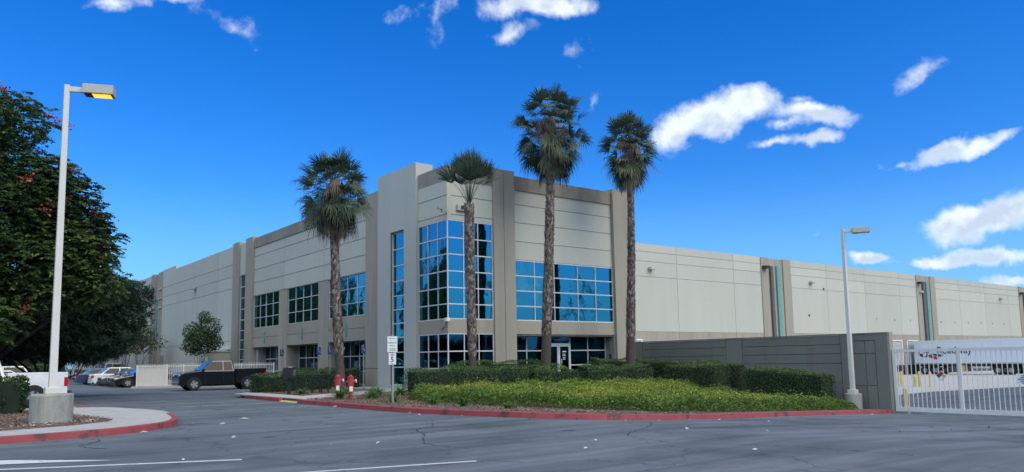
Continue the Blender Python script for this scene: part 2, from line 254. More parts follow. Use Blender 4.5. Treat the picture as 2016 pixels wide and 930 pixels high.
def txt(s, size, m, parent, origin, right, up, name='lettering', align='CENTER', ext=.002, sx=1.):
    cu = bpy.data.curves.new(name, 'FONT'); cu.body = s; cu.size = size; cu.align_x = align; cu.align_y = 'CENTER'; cu.extrude = ext; cu.offset = size * .012
    o = bpy.data.objects.new(name, cu); COL.objects.link(o); dg = bpy.context.evaluated_depsgraph_get(); me = bpy.data.meshes.new_from_object(o.evaluated_get(dg)); bpy.data.objects.remove(o)
    o = bpy.data.objects.new(name, me); COL.objects.link(o); me.materials.clear(); me.materials.append(m); r = Vector(right).normalized(); u = Vector(up).normalized(); nn = r.cross(u)
    mt = Matrix(((r.x * sx, u.x, nn.x), (r.y * sx, u.y, nn.y), (r.z * sx, u.z, nn.z))).to_4x4(); me.transform(Matrix.Translation(Vector(origin)) @ mt); o.parent = parent; return o
def smst(t): t = min(max(t, 0), 1); return t * t * (3 - 2 * t)
# ---------------------------------------------------------------- ground
def slope(x): return -1.07 * min(max((x + 8) / 21, 0), 1)
def zroad(x, y): return slope(x) * smst(-y / 12) if x < 13.05 else -1.07
def zbed(x, y): t = smst((y + 13.5) / 9.5); return (slope(x) + .15) * (1 - t) + .15 * t
def sheet(name, xs, ys, zf, m, **k):
    V = [(x, y, zf(x, y)) for y in ys for x in xs]; nx = len(xs)
    F = [(j * nx + i, j * nx + i + 1, (j + 1) * nx + i + 1, (j + 1) * nx + i) for j in range(len(ys) - 1) for i in range(nx - 1)]
    return npmesh(name, V, F, m, smooth=True, kind='structure', **k)
M['earth'] = mat('far_earth', (.10, .10, .07), (.06, .065, .045), .05, .95)
sheet('ground', [-2500, 0, 2500], [-2500, 0, 2500], lambda x, y: -2.2, M['earth'])
sheet('road', list(np.concatenate([[-150, -60, -30, -12], np.arange(-9, 13.01, .5), [13.04]])), list(np.concatenate([[-120, -60, -30], np.arange(-15, .01, 1), [10, 40, 90, 220]])), zroad, M['asphalt'])
sheet('truck_court', [13.06, 40, 90, 160], [-120, -60, -20, 0, 12.9], lambda x, y: -1.07, M['court'])
MB().poly([(24, -8.2, -1.066), (32.5, -7.9, -1.066), (60, -12.5, -1.066), (160, -12.5, -1.066), (160, 12.8, -1.066), (13.2, 12.8, -1.066), (13.2, -6, -1.066)]).build('dock_apron', M['concrete'], kind='structure')
def catmull(pts, step=.35):
    P = [np.array(p, float) for p in pts]; P = [2 * P[0] - P[1]] + P + [2 * P[-1] - P[-2]]; out = []
    for i in range(1, len(P) - 2):
        n = max(2, int(np.linalg.norm(P[i + 1] - P[i]) / step))
        for t in np.arange(n) / n:
            a, b, c, d = P[i - 1:i + 3]; out.append(.5 * ((2 * b) + (c - a) * t + (2 * a - 5 * b + 4 * c - d) * t * t + (3 * b - a - 3 * c + d) * t ** 3))
    out.append(P[-2]); return np.array(out)
def inward(path, w, side=1):
    T = unit(np.gradient(path, axis=0)); Nn = np.stack([-T[:, 1], T[:, 0]], 1) * side; return path + Nn * w
def kerb(name, path, m, side=1, zf=zroad, h=.15, w=.16):
    a = path; b = inward(path, w, side); V = []; F = []
    for i in range(len(a)):
        z = zf(*a[i]); V += [(*a[i], z - .1), (*(a[i] * .93 + b[i] * .07), z + h - .012), (*(a[i] * .8 + b[i] * .2), z + h), (*b[i], z + h), (*b[i], z - .1)]
    for i in range(len(a) - 1):
        for j in range(4): F.append((i * 5 + j, i * 5 + j + 1, i * 5 + j + 6, i * 5 + j + 5))
    mb = MB(); mb.v = V; mb.f = [tuple(f) for f in F] + [(0, 1, 2, 3, 4), tuple(range(5 * (len(a) - 1), 5 * len(a)))[::-1]]
    return mb.build(name, m, kind='structure')
runA = catmull([(-1.9, 26), (-1.9, 9.6), (-2.5, 8.9), (-5.2, 8.7), (-7.4, 6.8), (-8.4, 4.6), (-8.7, 2), (-8.78, -1.0)])
runR = np.array([(-8.78, -1.0), (-8.86, -3.05)])
runB = catmull([(-8.86, -3.05), (-8.9, -7.7), (-8.86, -11.3), (-8.05, -15.1), (-7.0, -16.5), (-5.85, -17.15), (-3.8, -17.35), (-1.4, -17.2), (3.16, -16.33), (7.55, -15.74), (12.93, -15.1)])
kerb('kerb', runA, M['redcurb'], side=1); kerb('kerb', runB, M['redcurb'], side=1)
full = np.concatenate([inward(runA, .155), inward(runR, .155), inward(runB, .155)])
def resample(p, n):
    d = np.r_[0, np.cumsum(np.linalg.norm(np.diff(p, axis=0), axis=1))]; t = np.linspace(0, d[-1], n); return np.stack([np.interp(t, d, p[:, 0]), np.interp(t, d, p[:, 1])], 1)
full = resample(full, 150)
opp = resample(np.array([(0.0, 26.), (0.0, 6), (0, 0.), (6.5, 0.0), (12.88, 0.), (12.88, -14.9)]), 150)
# ruled bed between kerb and building/wall
V = []; F = []; K = 24
for i in range(150):
    for k in range(K + 1):
        t = (k / K) ** 1.3; p = full[i] * (1 - t) + opp[i] * t; ze = zroad(*full[i]) + .14; t2 = smst(t * 6); V.append((*p, ze * (1 - t2) + (zbed(*p) - .01) * t2 + (0 if k in (0, K) else random.uniform(-.012, .012))))
for i in range(149):
    for k in range(K): F.append((i * (K + 1) + k, i * (K + 1) + k + 1, (i + 1) * (K + 1) + k + 1, (i + 1) * (K + 1) + k))
npmesh('planting_bed', V, F, M['mulch'], smooth=True, kind='structure')
def slab(name, pts, z, m, th=.05):
    return MB().prism(pts, 'z', z - th, z).build(name, m, kind='structure')
slab('path', [(-8.62, 5), (-8.6, -.9), (-7.6, -.9), (-7.3, 4.9), (-5.2, 6.6), (-5.4, 8.4), (-7.2, 6.7)], .165, M['concrete'])
slab('path', [(-8.6, -1.0), (-8.6, -3.0), (-7.9, -3.0), (-1.9, 1.2), (-1.9, 3.0)], .161, M['concrete'])
slab('path', [(-1.88, -1.), (0.0, -1.), (0.0, 25), (-1.72, 25), (-1.72, 3)], .157, M['concrete'])
MB().quad((-8.8, -1.02, .012), (-8.88, -3.03, .012), (-8.2, -3.0, .168), (-8.2, -1.0, .168)).quad((-8.2, -1.0, .168), (-8.2, -3.0, .168), (-8.2, -3.0, 0), (-8.2, -1.0, 0)).build('kerb_ramp', M['yellow'], kind='structure')
# left island
islL = catmull([(-40, -13.9), (-24, -13.1), (-19.04, -12.8), (-17.84, -12.63), (-16.97, -12.4), (-16.1, -11.83), (-15.34, -11.0), (-14.88, -9.73), (-14.5, -7.6)])
islL2 = catmull([(-14.5, -7.6), (-14.36, -5.97), (-14.74, -3.66), (-15.3, -1.9), (-16.5, -1.3), (-22, -1.1), (-40, -1.1)])
kerb('kerb', islL, M['redcurb'], side=1); kerb('kerb', islL2, M['greycurb'], side=1)
slab('pavement', [tuple(p) for p in np.concatenate([inward(islL, .15), inward(islL2, .15)[1:]])], .148, M['concrete'], .14)
mulchL = [(-40, -12.2), (-24, -11.7), (-18.9, -11.05), (-17.5, -10.6), (-16.6, -9.9), (-16.35, -9.2), (-16.6, -7.5), (-16.9, -5.5), (-17.1, -3.6), (-17.6, -2.4), (-40, -1.9)]
slab('mulch_bed', mulchL, .17, M['mulch'], .05)
MB().box(-24, -15.9, -.62, -.3, -.05, .14).build('kerb', M['greycurb'], kind='structure'); MB().box(-15.9, -15.5, -.623, -.297, -.05, .143).build('kerb', M['redcurb'], kind='structure')
# painted lines
def stripe(p, q, w, name='road_marking', m='paint', h=.004):
    p = np.array(p, float); q = np.array(q, float); d = (q - p) / np.linalg.norm(q - p); n = np.array([-d[1], d[0]]) * w / 2
    mb = MB(); cs = [p - n, q - n + d * 0, q + n, p + n]; mb.poly([(*c, zroad(*c) + h) for c in cs]); return mb.build(name, M[m], kind='structure')
stripe((-21.5, -16.45), (-16.3, -19.0), .13); stripe((-16.35, -21.05), (-13.75, -21.85), .10)
MB().poly([(-20.5, -15.75, .009), (-19.2, -16.2, .009), (-17.8, -17.6, .009), (-19.0, -16.95, .009), (-20.5, -16.35, .009)]).build('road_marking', M['paint'], kind='structure')
for (a, b) in (((-14.4, -1.0), (-13.3, -1.25)), ((-13.1, -1.3), (-12.1, -1.5)), ((-11.9, -1.5), (-10.8, -1.7)), ((-10.6, -1.75), (-9.3, -1.95))): stripe(a, b, .09)
for y in (29.5, 32.7, 35.4, 38.2, 41, 43.8, 46.6): stripe((-9.6, y), (-4.0, y), .1)
for y in (11.5, 14.2, 16.7, 19.6): stripe((-7.9, y), (-2.4, y), .1)
def crack(pts, w=.02):
    P2 = catmull(pts, .12); P2 = P2 + rng.normal(0, .022, P2.shape); Q = inward(P2, w); z = [zroad(*p) + .005 for p in P2]; mb = MB()
    for i in range(len(P2) - 1):
        k0 = rng.uniform(.3, 1.2); mb.quad((*P2[i], z[i]), (*P2[i + 1], z[i + 1]), (*(P2[i + 1] + (Q[i + 1] - P2[i + 1]) * k0), z[i + 1]), (*(P2[i] + (Q[i] - P2[i]) * k0), z[i]))
    mb.build('asphalt_crack', M['crack'], kind='structure')
crack([(-17.6, -12.75), (-17.4, -13.6), (-17.9, -14.6), (-17.6, -15.6)], .03); crack([(-10.4, -15.2), (-10.9, -16.0), (-11.6, -16.5), (-12.2, -17.8)], .022); crack([(-12.2, -17.8), (-13.0, -19.2), (-12.9, -20.4)], .018)
crack([(-5.8, -17.6), (-6.3, -18.6), (-7.9, -19.9), (-9.4, -20.8), (-9.9, -22.3)], .02); crack([(-7.9, -19.9), (-6.2, -20.6), (-3.2, -21.6)], .013); crack([(-14.6, -10.2), (-12.5, -13.2), (-11.5, -16.5)], .013); crack([(-9.9, -22.3), (-9, -24.2), (-8.8, -26)], .02)
crack([(-2, -19.5), (1, -21), (4, -21.5), (9, -20.6)], .013)
M['oil'] = mat('oil_stain', (.035, .038, .042), (.055, .06, .065), 3, .6)
def blob(cx, cy, rx, ry, m, seed, name):
    r = np.random.default_rng(seed); a = np.linspace(0, 2 * math.pi, 25)[:-1]; k = 1 + .18 * np.sin(a * 3 + seed) + .1 * np.sin(a * 5 + 2 * seed) + r.normal(0, .04, 24)
    P_ = [(cx + rx * k[i] * math.cos(a[i]), cy + ry * k[i] * math.sin(a[i])) for i in range(24)]; mb = MB(); c = (cx, cy, zroad(cx, cy) + .003)
    for i in range(24): p, q = P_[i], P_[(i + 1) % 24]; mb.poly([c, (*p, zroad(*p) + .003), (*q, zroad(*q) + .003)])
    mb.build(name, M[m], kind='structure')
for i, (x, y, rx, ry) in enumerate(((-14.6, -15.6, .13, .1), (-13.9, -14.9, .07, .06), (-9.5, -19.2, .16, .1), (-4.2, -19.8, .12, .1), (-11.3, -11.2, .18, .12), (-12.2, -4.5, .25, .2), (-3.5, -22.5, .14, .1))): blob(x, y, rx, ry, 'oil', i + 3, 'oil_stain')
# ---------------------------------------------------------------- warehouse
B = empty('warehouse_building', 'long cream and tan tilt-up warehouse with tall blue glass corner office', 'building', (0, 0, 0))
YW = 12.8
def fb(mb, side, u0, u1, z0, z1, d0, d1, base=0.):
    if side == 'L': mb.box(base - d1, base - d0, u0, u1, z0, z1)
    else: mb.box(u0, u1, base - d1, base - d0, z0, z1)
    return mb
def panels(side, us, zs, m, d=0., base=0., gap=.045, name='wall_panel', th=.25, label=None):
    mb = MB(); fb(mb, side, us[0] + .01, us[-1] - .01, zs[0] + .01, zs[-1] - .01, d - th, d - .035, base)
    for i in range(len(us) - 1):
        for j in range(len(zs) - 1):
            ga = gap / 2 if i > 0 else 0; gb = gap / 2 if i < len(us) - 2 else 0; gc_ = gap / 2 if j > 0 else 0; gd = gap / 2 if j < len(zs) - 2 else 0
            fb(mb, side, us[i] + ga, us[i + 1] - gb, zs[j] + gc_, zs[j + 1] - gd, d - .04, d, base)
    return mb.build(name, m, B, label=label)
def rect(side, u0, u1, z0, z1, d0, d1, m, name, base=0., label=None, parent=None): return fb(MB(), side, u0, u1, z0, z1, d0, d1, base).build(name, m, parent or B, label=label)
def window(side, us, zs, gm, d=-.08, base=0., fw=.055, hd=.05, name='window', label=None):
    fr = MB()
    for i, u in enumerate(us): w = fw if i in (0, len(us) - 1) else fw * .75; fb(fr, side, u - w / 2, u + w / 2, zs[0], zs[-1], d, d + hd, base)
    for z in zs: fb(fr, side, us[0], us[-1], z - fw / 2, z + fw / 2, d + .002, d + hd - .002, base)
    f = fr.build(name, M['metal'], B, label=label); g = MB()
    for i in range(len(us) - 1):
        for j in range(len(zs) - 1):
            t = rng.normal(0, .0045, 2)
            u0, u1, z0, z1 = us[i], us[i + 1], zs[j], zs[j + 1]; dd = d + .012; a, b = t[0] * (u1 - u0), t[1] * (z1 - z0)
            pts = [(u0, z0, dd), (u1, z0, dd + a), (u1, z1, dd + a + b), (u0, z1, dd + b)]
            g.quad(*[((base - q[2], q[0], q[1]) if side == 'L' else (q[0], base - q[2], q[1])) for q in pts])
    g.build('pane', gm, f); return f
ZR = [3.57, 4.3, 5.11, 5.93, 6.77, 7.6, 8.48]; ZL = [.3, 1.15, 1.98, 2.84]
H = 11.25
# solid core so nothing is see-through
core_ = MB(); core_.box(.55, 13.0, 1.2, 27, 2.9, 11.0); core_.box(1.2, 13.0, 1.6, 27, -.6, 2.9); core_.box(.3, 13.0, 27, 112, -.6, 11.0); core_.box(13.0, 140, YW + .3, 112, -1.6, 11.0); core_.build('roof', M['roof'], B)
# --- corner office, both faces
for side in ('L', 'R'):
    u0, u1 = (0.0, 2.9) if side == 'L' else (0.0, 2.8)
    panels(side, [u0 if side == 'L' else u0 + .25, u1], [8.5, 8.76, 9.72, 10.5], M['cream'])
    rect(side, u0 if side == 'L' else .0, u1, 10.5, H, -.25, .012, M['band'], 'parapet_band')
    rect(side, u0 if side == 'L' else .25, u1, 2.86, 3.55, -.25, 0, M['tan'], 'wall_panel', label='tan spandrel between the two glass storeys')
    cs = [0.03, .9, 1.83, 2.74] if side == 'L' else [.03, .97, 1.86, 2.76]
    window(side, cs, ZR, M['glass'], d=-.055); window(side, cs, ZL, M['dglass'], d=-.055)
    rect(side, u0 if side == 'L' else .25, u1, -.2, .28, -.25, 0, M['tan'], 'wall_panel')
# --- tower
tw = MB(); dT = .15
fb(tw, 'L', 2.74, 3.98, -.2, 11.95, -.9, dT); fb(tw, 'L', 5.42, 6.92, -.2, 11.95, -.9, dT); fb(tw, 'L', 3.98, 5.42, 8.55, 11.95, -.9, dT); fb(tw, 'L', 3.98, 5.42, -.2, .28, -.9, dT)
tw.build('tower', M['cream2'], B, label='tall pale concrete fin rising above the parapet')
tr = MB(); fb(tr, 'L', 3.9, 3.98, .2, 8.66, dT - .05, dT + .012); fb(tr, 'L', 5.42, 5.52, .2, 8.66, dT - .05, dT + .012); fb(tr, 'L', 3.98, 5.42, 8.56, 8.66, dT - .05, dT + .012); tr.build('window_surround', M['cream'], B)
window('L', [4.0, 5.4], [.3, 1.23, 2.02, 2.81, 3.56, 4.3, 5.05, 5.85, 6.68, 7.59, 8.5], M['glass'], d=-.02)
# --- tan pillar then recessed office wing
panels('L', [6.92, 8.64], [-.2, 1.16, H], M['tan'], d=.03, name='pillar', gap=.03)
YV = [8.64, 14.56, 21.3, 27.42]
panels('L', YV, [6.8, 7.77, 8.78, 9.81, 10.5], M['cream'], d=-.06)
rect('L', 8.64, 27.42, 10.5, H, -.3, .0, M['band'], 'parapet_band')
bays = [(8.66, 13.76), (15.34, 20.56), (22.14, 27.4)]
WF = .04
wcols = [[8.68, 9.84, 11.2, 12.4, 13.74], [15.36, 16.6, 17.87, 19.19, 20.54], [22.16, 23.4, 24.83, 26.02, 27.38]]
for (a, b), cs in zip(bays, wcols):
    window('L', cs, [4.28, 5.04, 5.93, 6.77], M['glass'], d=-.12, fw=WF)
    panels('L', [a, (a + b) / 2, b], [2.8, 3.52, 4.24], M['tan'], d=-.03, gap=.03)
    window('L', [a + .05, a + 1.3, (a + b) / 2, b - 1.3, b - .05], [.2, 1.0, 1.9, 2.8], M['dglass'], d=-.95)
    rect('L', cs[2] - .08, cs[2] + .08, 3.15, 3.88, -.02, .05, M['teal'], 'teal_fin')
    jb = MB(); fb(jb, 'L', a - .02, a + .02, -.2, 2.8, -.95, -.2); fb(jb, 'L', b - .02, b + .02, -.2, 2.8, -.95, -.2); fb(jb, 'L', a, b, 2.79, 2.83, -1.2, -.2); jb.build('entrance_recess', M['tan'], B)
for (a, b) in ((13.78, 15.32), (20.58, 22.12)):
    mid = a + .55; panels('L', [a, mid, b], [-.2, 6.78], M['tan'], d=-.02, name='pillar', gap=.03, th=.35)
rect('L', 8.64, 27.42, 6.74, 6.8, -.2, -.02, M['tan'], 'soffit')
# --- fins at the end of the office wing
rect('L', 27.42, 29.0, -.2, 11.42, -.3, .12, M['tan'], 'pillar'); rect('L', 30.52, 32.05, -.2, 11.42, -.3, .12, M['tan'], 'pillar')
rect('L', 29.0, 30.52, 8.66, 11.2, -.3, .0, M['cream'], 'wall_panel'); window('L', [29.03, 30.5], [.2, 1.0, 1.9, 2.72, 3.46, 4.21, 5.05, 5.9, 6.8, 7.7, 8.64], M['glass'], d=-.1)
# --- left warehouse wall
panels('L', [32.05, 36.2, 43.7, 50], [-.2, 3.43, 7.74, 8.73, 9.73, H], M['cream']); panels('L', [50, 55], [-.2, 3.43, 7.74, 8.73, 9.73, 11.6], M['cream'])
def fingroupL(y):
    rect('L', y, y + 1.6, -.2, 11.5, -.3, .06, M['tan'], 'pillar'); rect('L', y + 3.2, y + 4.8, -.2, 11.5, -.3, .06, M['tan'], 'pillar'); rect('L', y + 1.6, y + 3.2, -.2, 11.45, -.3, -.12, M['tan'], 'wall_panel')
    rect('L', y + 2.2, y + 2.6, 4.2, 8.8, -.14, .02, M['teal'], 'teal_fin')
    for z in (7.74, 8.73, 9.73):
        for yy in (y + .1, y + 3.3): rect('L', yy, yy + 1.1, z - .14, z, .05, .2, M['cream'], 'ledge')

fingroupL(55)
panels('L', [59.8, 67, 74.5, 82], [-.2, 3.43, 7.74, 8.73, 9.73, 11.45], M['cream']); fingroupL(82); panels('L', [86.8, 94, 102, 111], [-.2, 3.43, 7.74, 8.73, 9.73, H], M['cream'])
for y, z0, z1 in ((53.8, .15, 2.6), (35.0, .15, 2.6)): rect('L', y, y + 1.1, z0, z1, .0, .03, M['greymetal'], 'door')
# --- right facade: pillar pair, recess, end pillar
panels('R', [2.8, 3.47, 4.19], [-.2, 11.46], M['tan'], d=.1, name='pillar', gap=.035, th=.6)
panels('R', [4.19, 11.5], [6.78, 7.74, 8.75, 9.72, 10.5], M['cream'], d=-.06)
rect('R', 4.19, 11.5, 10.5, H, -.3, 0, M['band'], 'parapet_band')
window('R', [4.24, 5.58, 6.98, 8.72, 10.1, 11.47], [3.57, 4.31, 5.12, 5.92, 6.73], M['glass'], d=-.1)
rect('R', 4.19, 11.5, 2.84, 3.54, -.8, -.02, M['tan'], 'wall_panel', label='plain tan spandrel over the entrance recess')
rect('R', 11.5, 13.1, -1.2, 11.42, -.5, .16, M['tan'], 'pillar')
rect('R', 4.1, 4.19, -.2, 2.84, -.8, -.02, M['tan'], 'entrance_recess'); rect('R', 11.45, 11.5, -.2, 2.84, -.8, -.02, M['tan'], 'entrance_recess'); rect('R', 4.19, 11.45, 2.76, 2.838, -1.2, -.1, M['tan'], 'soffit')
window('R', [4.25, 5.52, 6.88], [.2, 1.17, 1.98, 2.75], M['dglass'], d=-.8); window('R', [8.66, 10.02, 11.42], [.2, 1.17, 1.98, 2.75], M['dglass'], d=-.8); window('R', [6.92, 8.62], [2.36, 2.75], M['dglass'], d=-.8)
for k, (a, b) in enumerate(((6.93, 7.76), (7.78, 8.61))):
    dr = MB(); fb(dr, 'R', a, a + .09, .16, 2.33, -.79, -.72); fb(dr, 'R', b - .09, b, .16, 2.33, -.79, -.72); fb(dr, 'R', a + .09, b - .09, 2.2, 2.33, -.79, -.72); fb(dr, 'R', a + .09, b - .09, .16, .36, -.79, -.72); dd = dr.build('door', M['metal'], B)
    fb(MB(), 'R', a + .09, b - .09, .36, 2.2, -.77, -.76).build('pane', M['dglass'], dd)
    hx = b - .14 if k == 0 else a + .14; MB().tube([(hx, .66, .95), (hx, .66, 1.5)], .018, 8).build('handle', M['metal'], dd)
    if k == 1:
        for z, s in ((1.92, .10), (1.78, .05), (1.70, .05), (1.60, .05), (1.50, .05)): fb(MB(), 'R', 8.08, 8.36 if s > .06 else 8.3, z - s * .3, z + s * .3, -.759, -.755).build('notice', M['white'], dd)
fb(MB(), 'R', 7.45, 8.1, 2.585, 2.60, -.785, -.78).build('notice', M['white'], B); fb(MB(), 'R', 7.58, 8.0, 2.54, 2.555, -.785, -.78).build('notice', M['white'], B)
MB().box(11.40, 11.45, .3, .42, 1.45, 1.75).build('intercom', M['dark'], B)
# --- side return and right warehouse wall
rect('L', .5, YW + .3, -1.2, 11.2, -.3, .0, M['cream'], 'wall_panel', base=13.1 + .3 - .3)
def wall_light(side, u, z, base=0.):
    L_ = MB(); fb(L_, side, u - .28, u + .28, z - .13, z + .1, .05, .42, base); o = L_.build('wall_light', M['lamphead'], B, bevel=.04); fb(MB(), side, u - .2, u + .2, z - .145, z - .13, .1, .38, base).build('lens', M['lens'], o); fb(MB(), side, u - .08, u + .08, z - .1, z + .16, 0, .06, base).build('bracket', M['greymetal'], o)
fins = [(45.1, 50.2), (77.8, 82.9), (110.9, 116)]
segs = [(13.1, 45.1, [13.1, 16.2, 24.35, 32.5, 40.7, 45.1]), (50.2, 77.8, [50.2, 57.1, 65.2, 73.4, 77.8]), (82.9, 110.9, [82.9, 90.1, 98.4, 106.7, 110.9]), (116, 140, [116, 124, 132, 140])]
for a, b, us in segs:
    panels('R', us, [3.7, 8.38, 9.69, 10.52, 11.2], M['cream'], base=YW); panels('R', us, [-1.2, 3.68], M['tan'], d=.015, base=YW, gap=.04)
for a, b in fins:
    panels('R', [a, a + 1.25], [-1.2, 11.2], M['tan'], d=.10, base=YW, name='pillar'); panels('R', [a + 1.25, a + 2.5, a + 3.75], [-1.2, 8.1, 11.15], M['tan'], d=-.02, base=YW, gap=.035); panels('R', [a + 3.75, b], [-1.2, 11.2], M['tan'], d=.10, base=YW, name='pillar')
    rect('R', a + 1.3, a + 1.75, -1.0, 10.35, .0, .28, M['brown'], 'downspout', base=YW); rect('R', a + 2.55, a + 3.1, -.2, 10.45, .0, .14, M['teal'], 'teal_fin', base=YW)
    cm_ = MB(); fb(cm_, 'R', a + .1, a + .8, 10.05, 10.32, .1, .6, YW); cm_.build('flood_light', M['dark'], B, bevel=.02)
for u in (29, 53.9, 78.6, 103.75): wall_light('R', u, 9.1, YW)
wall_light('L', 42.9, 8.7)
hd = MB(); fb(hd, 'R', .55, 1.35, 8.98, 9.3, .02, .14); hd.build('flood_light', M['lamphead'], B, bevel=.02); fb(MB(), 'R', .75, 1.3, 9.04, 9.24, .14, .15).build('lens', M['dark'], B)
c1 = MB(); c1.tube([(-.05, .12, 8.95), (-.3, .0, 8.85), (-.42, -.1, 8.95)], .03, 6); c1.box(-.62, -.32, -.2, -.08, 8.92, 9.04); c1.build('security_camera', M['greymetal'], B)
c2 = MB(); c2.box(-.2, .02, -.2, .02, 3.42, 3.6); c2.build('security_camera', M['wtrim'], B, bevel=.03); MB().tube([(-.1, 0, 3.42), (-.08, .15, 3.2), (-.03, .5, 3.05)], .02, 6).build('cable', M['dark'], B)
c3 = MB(); fb(c3, 'L', 32.6, 33.2, 2.75, 3.0, .0, .7); c3.build('security_camera', M['wtrim'], B, bevel=.05)
# dock doors
docks = [26.2, 59.2, 63.3, 67.45, 71.6, 75.65, 86.2, 90.4, 94.5, 98.6, 102.8, 107]
for k, c in enumerate(docks):
    f = MB(); fb(f, 'R', c - 1.45, c - 1.3, .1, 3.05, .02, .1, YW); fb(f, 'R', c + 1.3, c + 1.45, .1, 3.05, .02, .1, YW); fb(f, 'R', c - 1.45, c + 1.45, 2.93, 3.06, .03, .12, YW); o = f.build('dock_door', M['wtrim'], B)
    p = MB()
    for j in range(5): fb(p, 'R', c - 1.3, c + 1.3, .1 + j * .565, .1 + j * .565 + .545, .02, .045, YW)
    p.build('door_leaf', M['dockdoor'], o); q = MB(); fb(q, 'R', c - 1.4, c + 1.4, -1.0, .08, .02, .2, YW); q.build('dock_bumper', M['rubber'], o)
for u, n_ in ((67.4, '7'), (71.7, '8'), (75.65, '9'), (84.05, '10'), (88.15, '11'), (92.3, '12'), (96.35, '13'), (100.4, '14'), (104.5, '15')): txt(n_, .42, M['ink'], B, (u, YW - .004, 5.42), (1, 0, 0), (0, 0, 1), name='dock_number')
for u, z in ((56.4, 8.5), (53.3, 5.6)): rect('R', u - .1, u + .1, z - .1, z + .1, .0, .05, M['dark'], 'vent_cover', base=YW)
# small utility enclosure by the left wall
e = empty('utility_enclosure', 'low cream enclosure wall by the tan fin behind black pickup', 'enclosure', (-.9, 33, 0)); MB().box(-1.0, .85, -.9, 1.7, .1, 2.55).build('wall', M['cream'], e, bevel=.02); MB().box(-1.06, .85, -.96, 1.76, 2.55, 2.63).build('coping', M['cream2'], e)
# ---------------------------------------------------------------- boundary wall
bw = empty('boundary_wall', 'dark taupe panelled screen wall running from office pillar to white gate', 'wall', (13, 0, 0))
def wl(mb, y0, y1, z0, z1, d0, d1): return mb.box(-d1, -d0, y0, y1, z0, z1)
body = MB(); wl(body, -15.0, -.17, -1.6, 2.36, -.28, -.05)
for y0, y1 in ((-.68, -.17), (-7.51, -6.55), (-13.35, -12.85), (-15.0, -14.45)): wl(body, y0, y1, -1.5, 2.38, -.06, .0)
for ya, yb, zs in ((-6.55, -.68, [-1.5, -.6, .2, 1.09, 1.53, 1.95, 2.38]), (-12.85, -7.51, [-1.5, -.6, .2, 1.09, 1.53, 1.95, 2.38])):
    for z0, z1 in zip(zs[:-1], zs[1:]): wl(body, ya + .03, yb - .03, z0 + .014, z1 - .014, -.06, -.015)
wl(body, -14.45, -13.35, 2.1, 2.38, -.06, -.004)
for ya, yb in ((-13.95, -13.38), (-14.42, -13.99)):
    for z0, z1 in ((-1.5, .09), (.12, 1.5), (1.53, 2.08)): wl(body, ya, yb, z0, z1, -.06, -.02)
body.build('wall_panel', M['taupe'], bw)
cp = MB(); wl(cp, -15.02, -.17, 2.382, 2.43, -.3, .02); cp.build('coping', M['taupe'], bw); MB().box(-.01, .29, -15.1, -15.003, -1.3, 2.43).build('end_post', M['tan'], bw)
# ---------------------------------------------------------------- sliding gate
gt = empty('sliding_gate', 'white steel picket sliding gate across the truck court entrance', 'gate', (13.1, -15.15, -1.07))
Y0, Y1 = 0, -9.4; gz0, gz1 = .22, 2.74
MB().box(-.04, .04, Y1, Y0, gz1 - .13, gz1).build('top_rail', M['gate'], gt); MB().box(-.05, .05, Y1, Y0, gz0 - .12, gz0 + .06).build('bottom_rail', M['gate'], gt)
for y in (0, -2.62, -5.6, -9.3): MB().box(-.045, .045, y - .12, y, gz0 + .06, gz1 - .13).build('post', M['gate'], gt)
pk = None
for k in range(50):
    y = -.2 - k * .183
    if any(abs(y + .06 - q) < .1 for q in (-2.62, -5.6)): continue
    if pk is None: pk = MB().box(-.0125, .0125, -.0125, .0125, gz0 + .06, gz1 - .13).build('picket', M['gate'], gt); pk.location = (0, y, 0)
    else: c = pk.copy(); COL.objects.link(c); c.parent = gt; c.location = (0, y, 0)
for y in (-.4, -5.0): MB().tube([(-.03, y, .12), (.03, y, .12)], .09, 12).build('wheel', M['galv'], gt)
MB().box(12.95, 13.0, -26, -15.2, -1.075, -1.05).build('gate_track', M['galv'], kind='structure')
sg = empty('hazard_diamond_sign', 'small diamond hazard sign in blue white and red quarters hung on gate pickets', 'sign', (13.04, -17.12, .55))
q = .095; names = [((0, 0), (q, q), (0, 2 * q), (-q, q), 'red'), ((0, 0), (-q, -q), (-2 * q, 0), (-q, q), 'blue'), ((0, 0), (q, -q), (2 * q, 0), (q, q), 'yellow'), ((0, 0), (q, -q), (0, -2 * q), (-q, -q), 'white')]
for a, b, c, d, m in names: MB().prism([a, b, c, d][::-1] if 0 else [(-p[0], p[1]) for p in (a, b, c, d)], 'x', -.012, 0).build('quarter', M['redpaint'] if m == 'red' else M[m], sg)
sb = MB(); sb.prism([(0, -2.3 * q), (2.3 * q, 0), (0, 2.3 * q), (-2.3 * q, 0)], 'x', .002, .01); sb.build('plate', M['white'], sg)
s2 = empty('notice_sign', 'white rectangular notice with blue lines on the gate near frame edge', 'sign', (13.04, -20.15, .42)); MB().box(-.01, 0, -.3, .3, -.2, .22).build('plate', M['white'], s2)
for z in (.14, .07, 0, -.08, -.14): MB().box(-.014, -.0105, -.24, .24 - abs(z), z - .016, z + .016).build('line', M['blue'], s2)
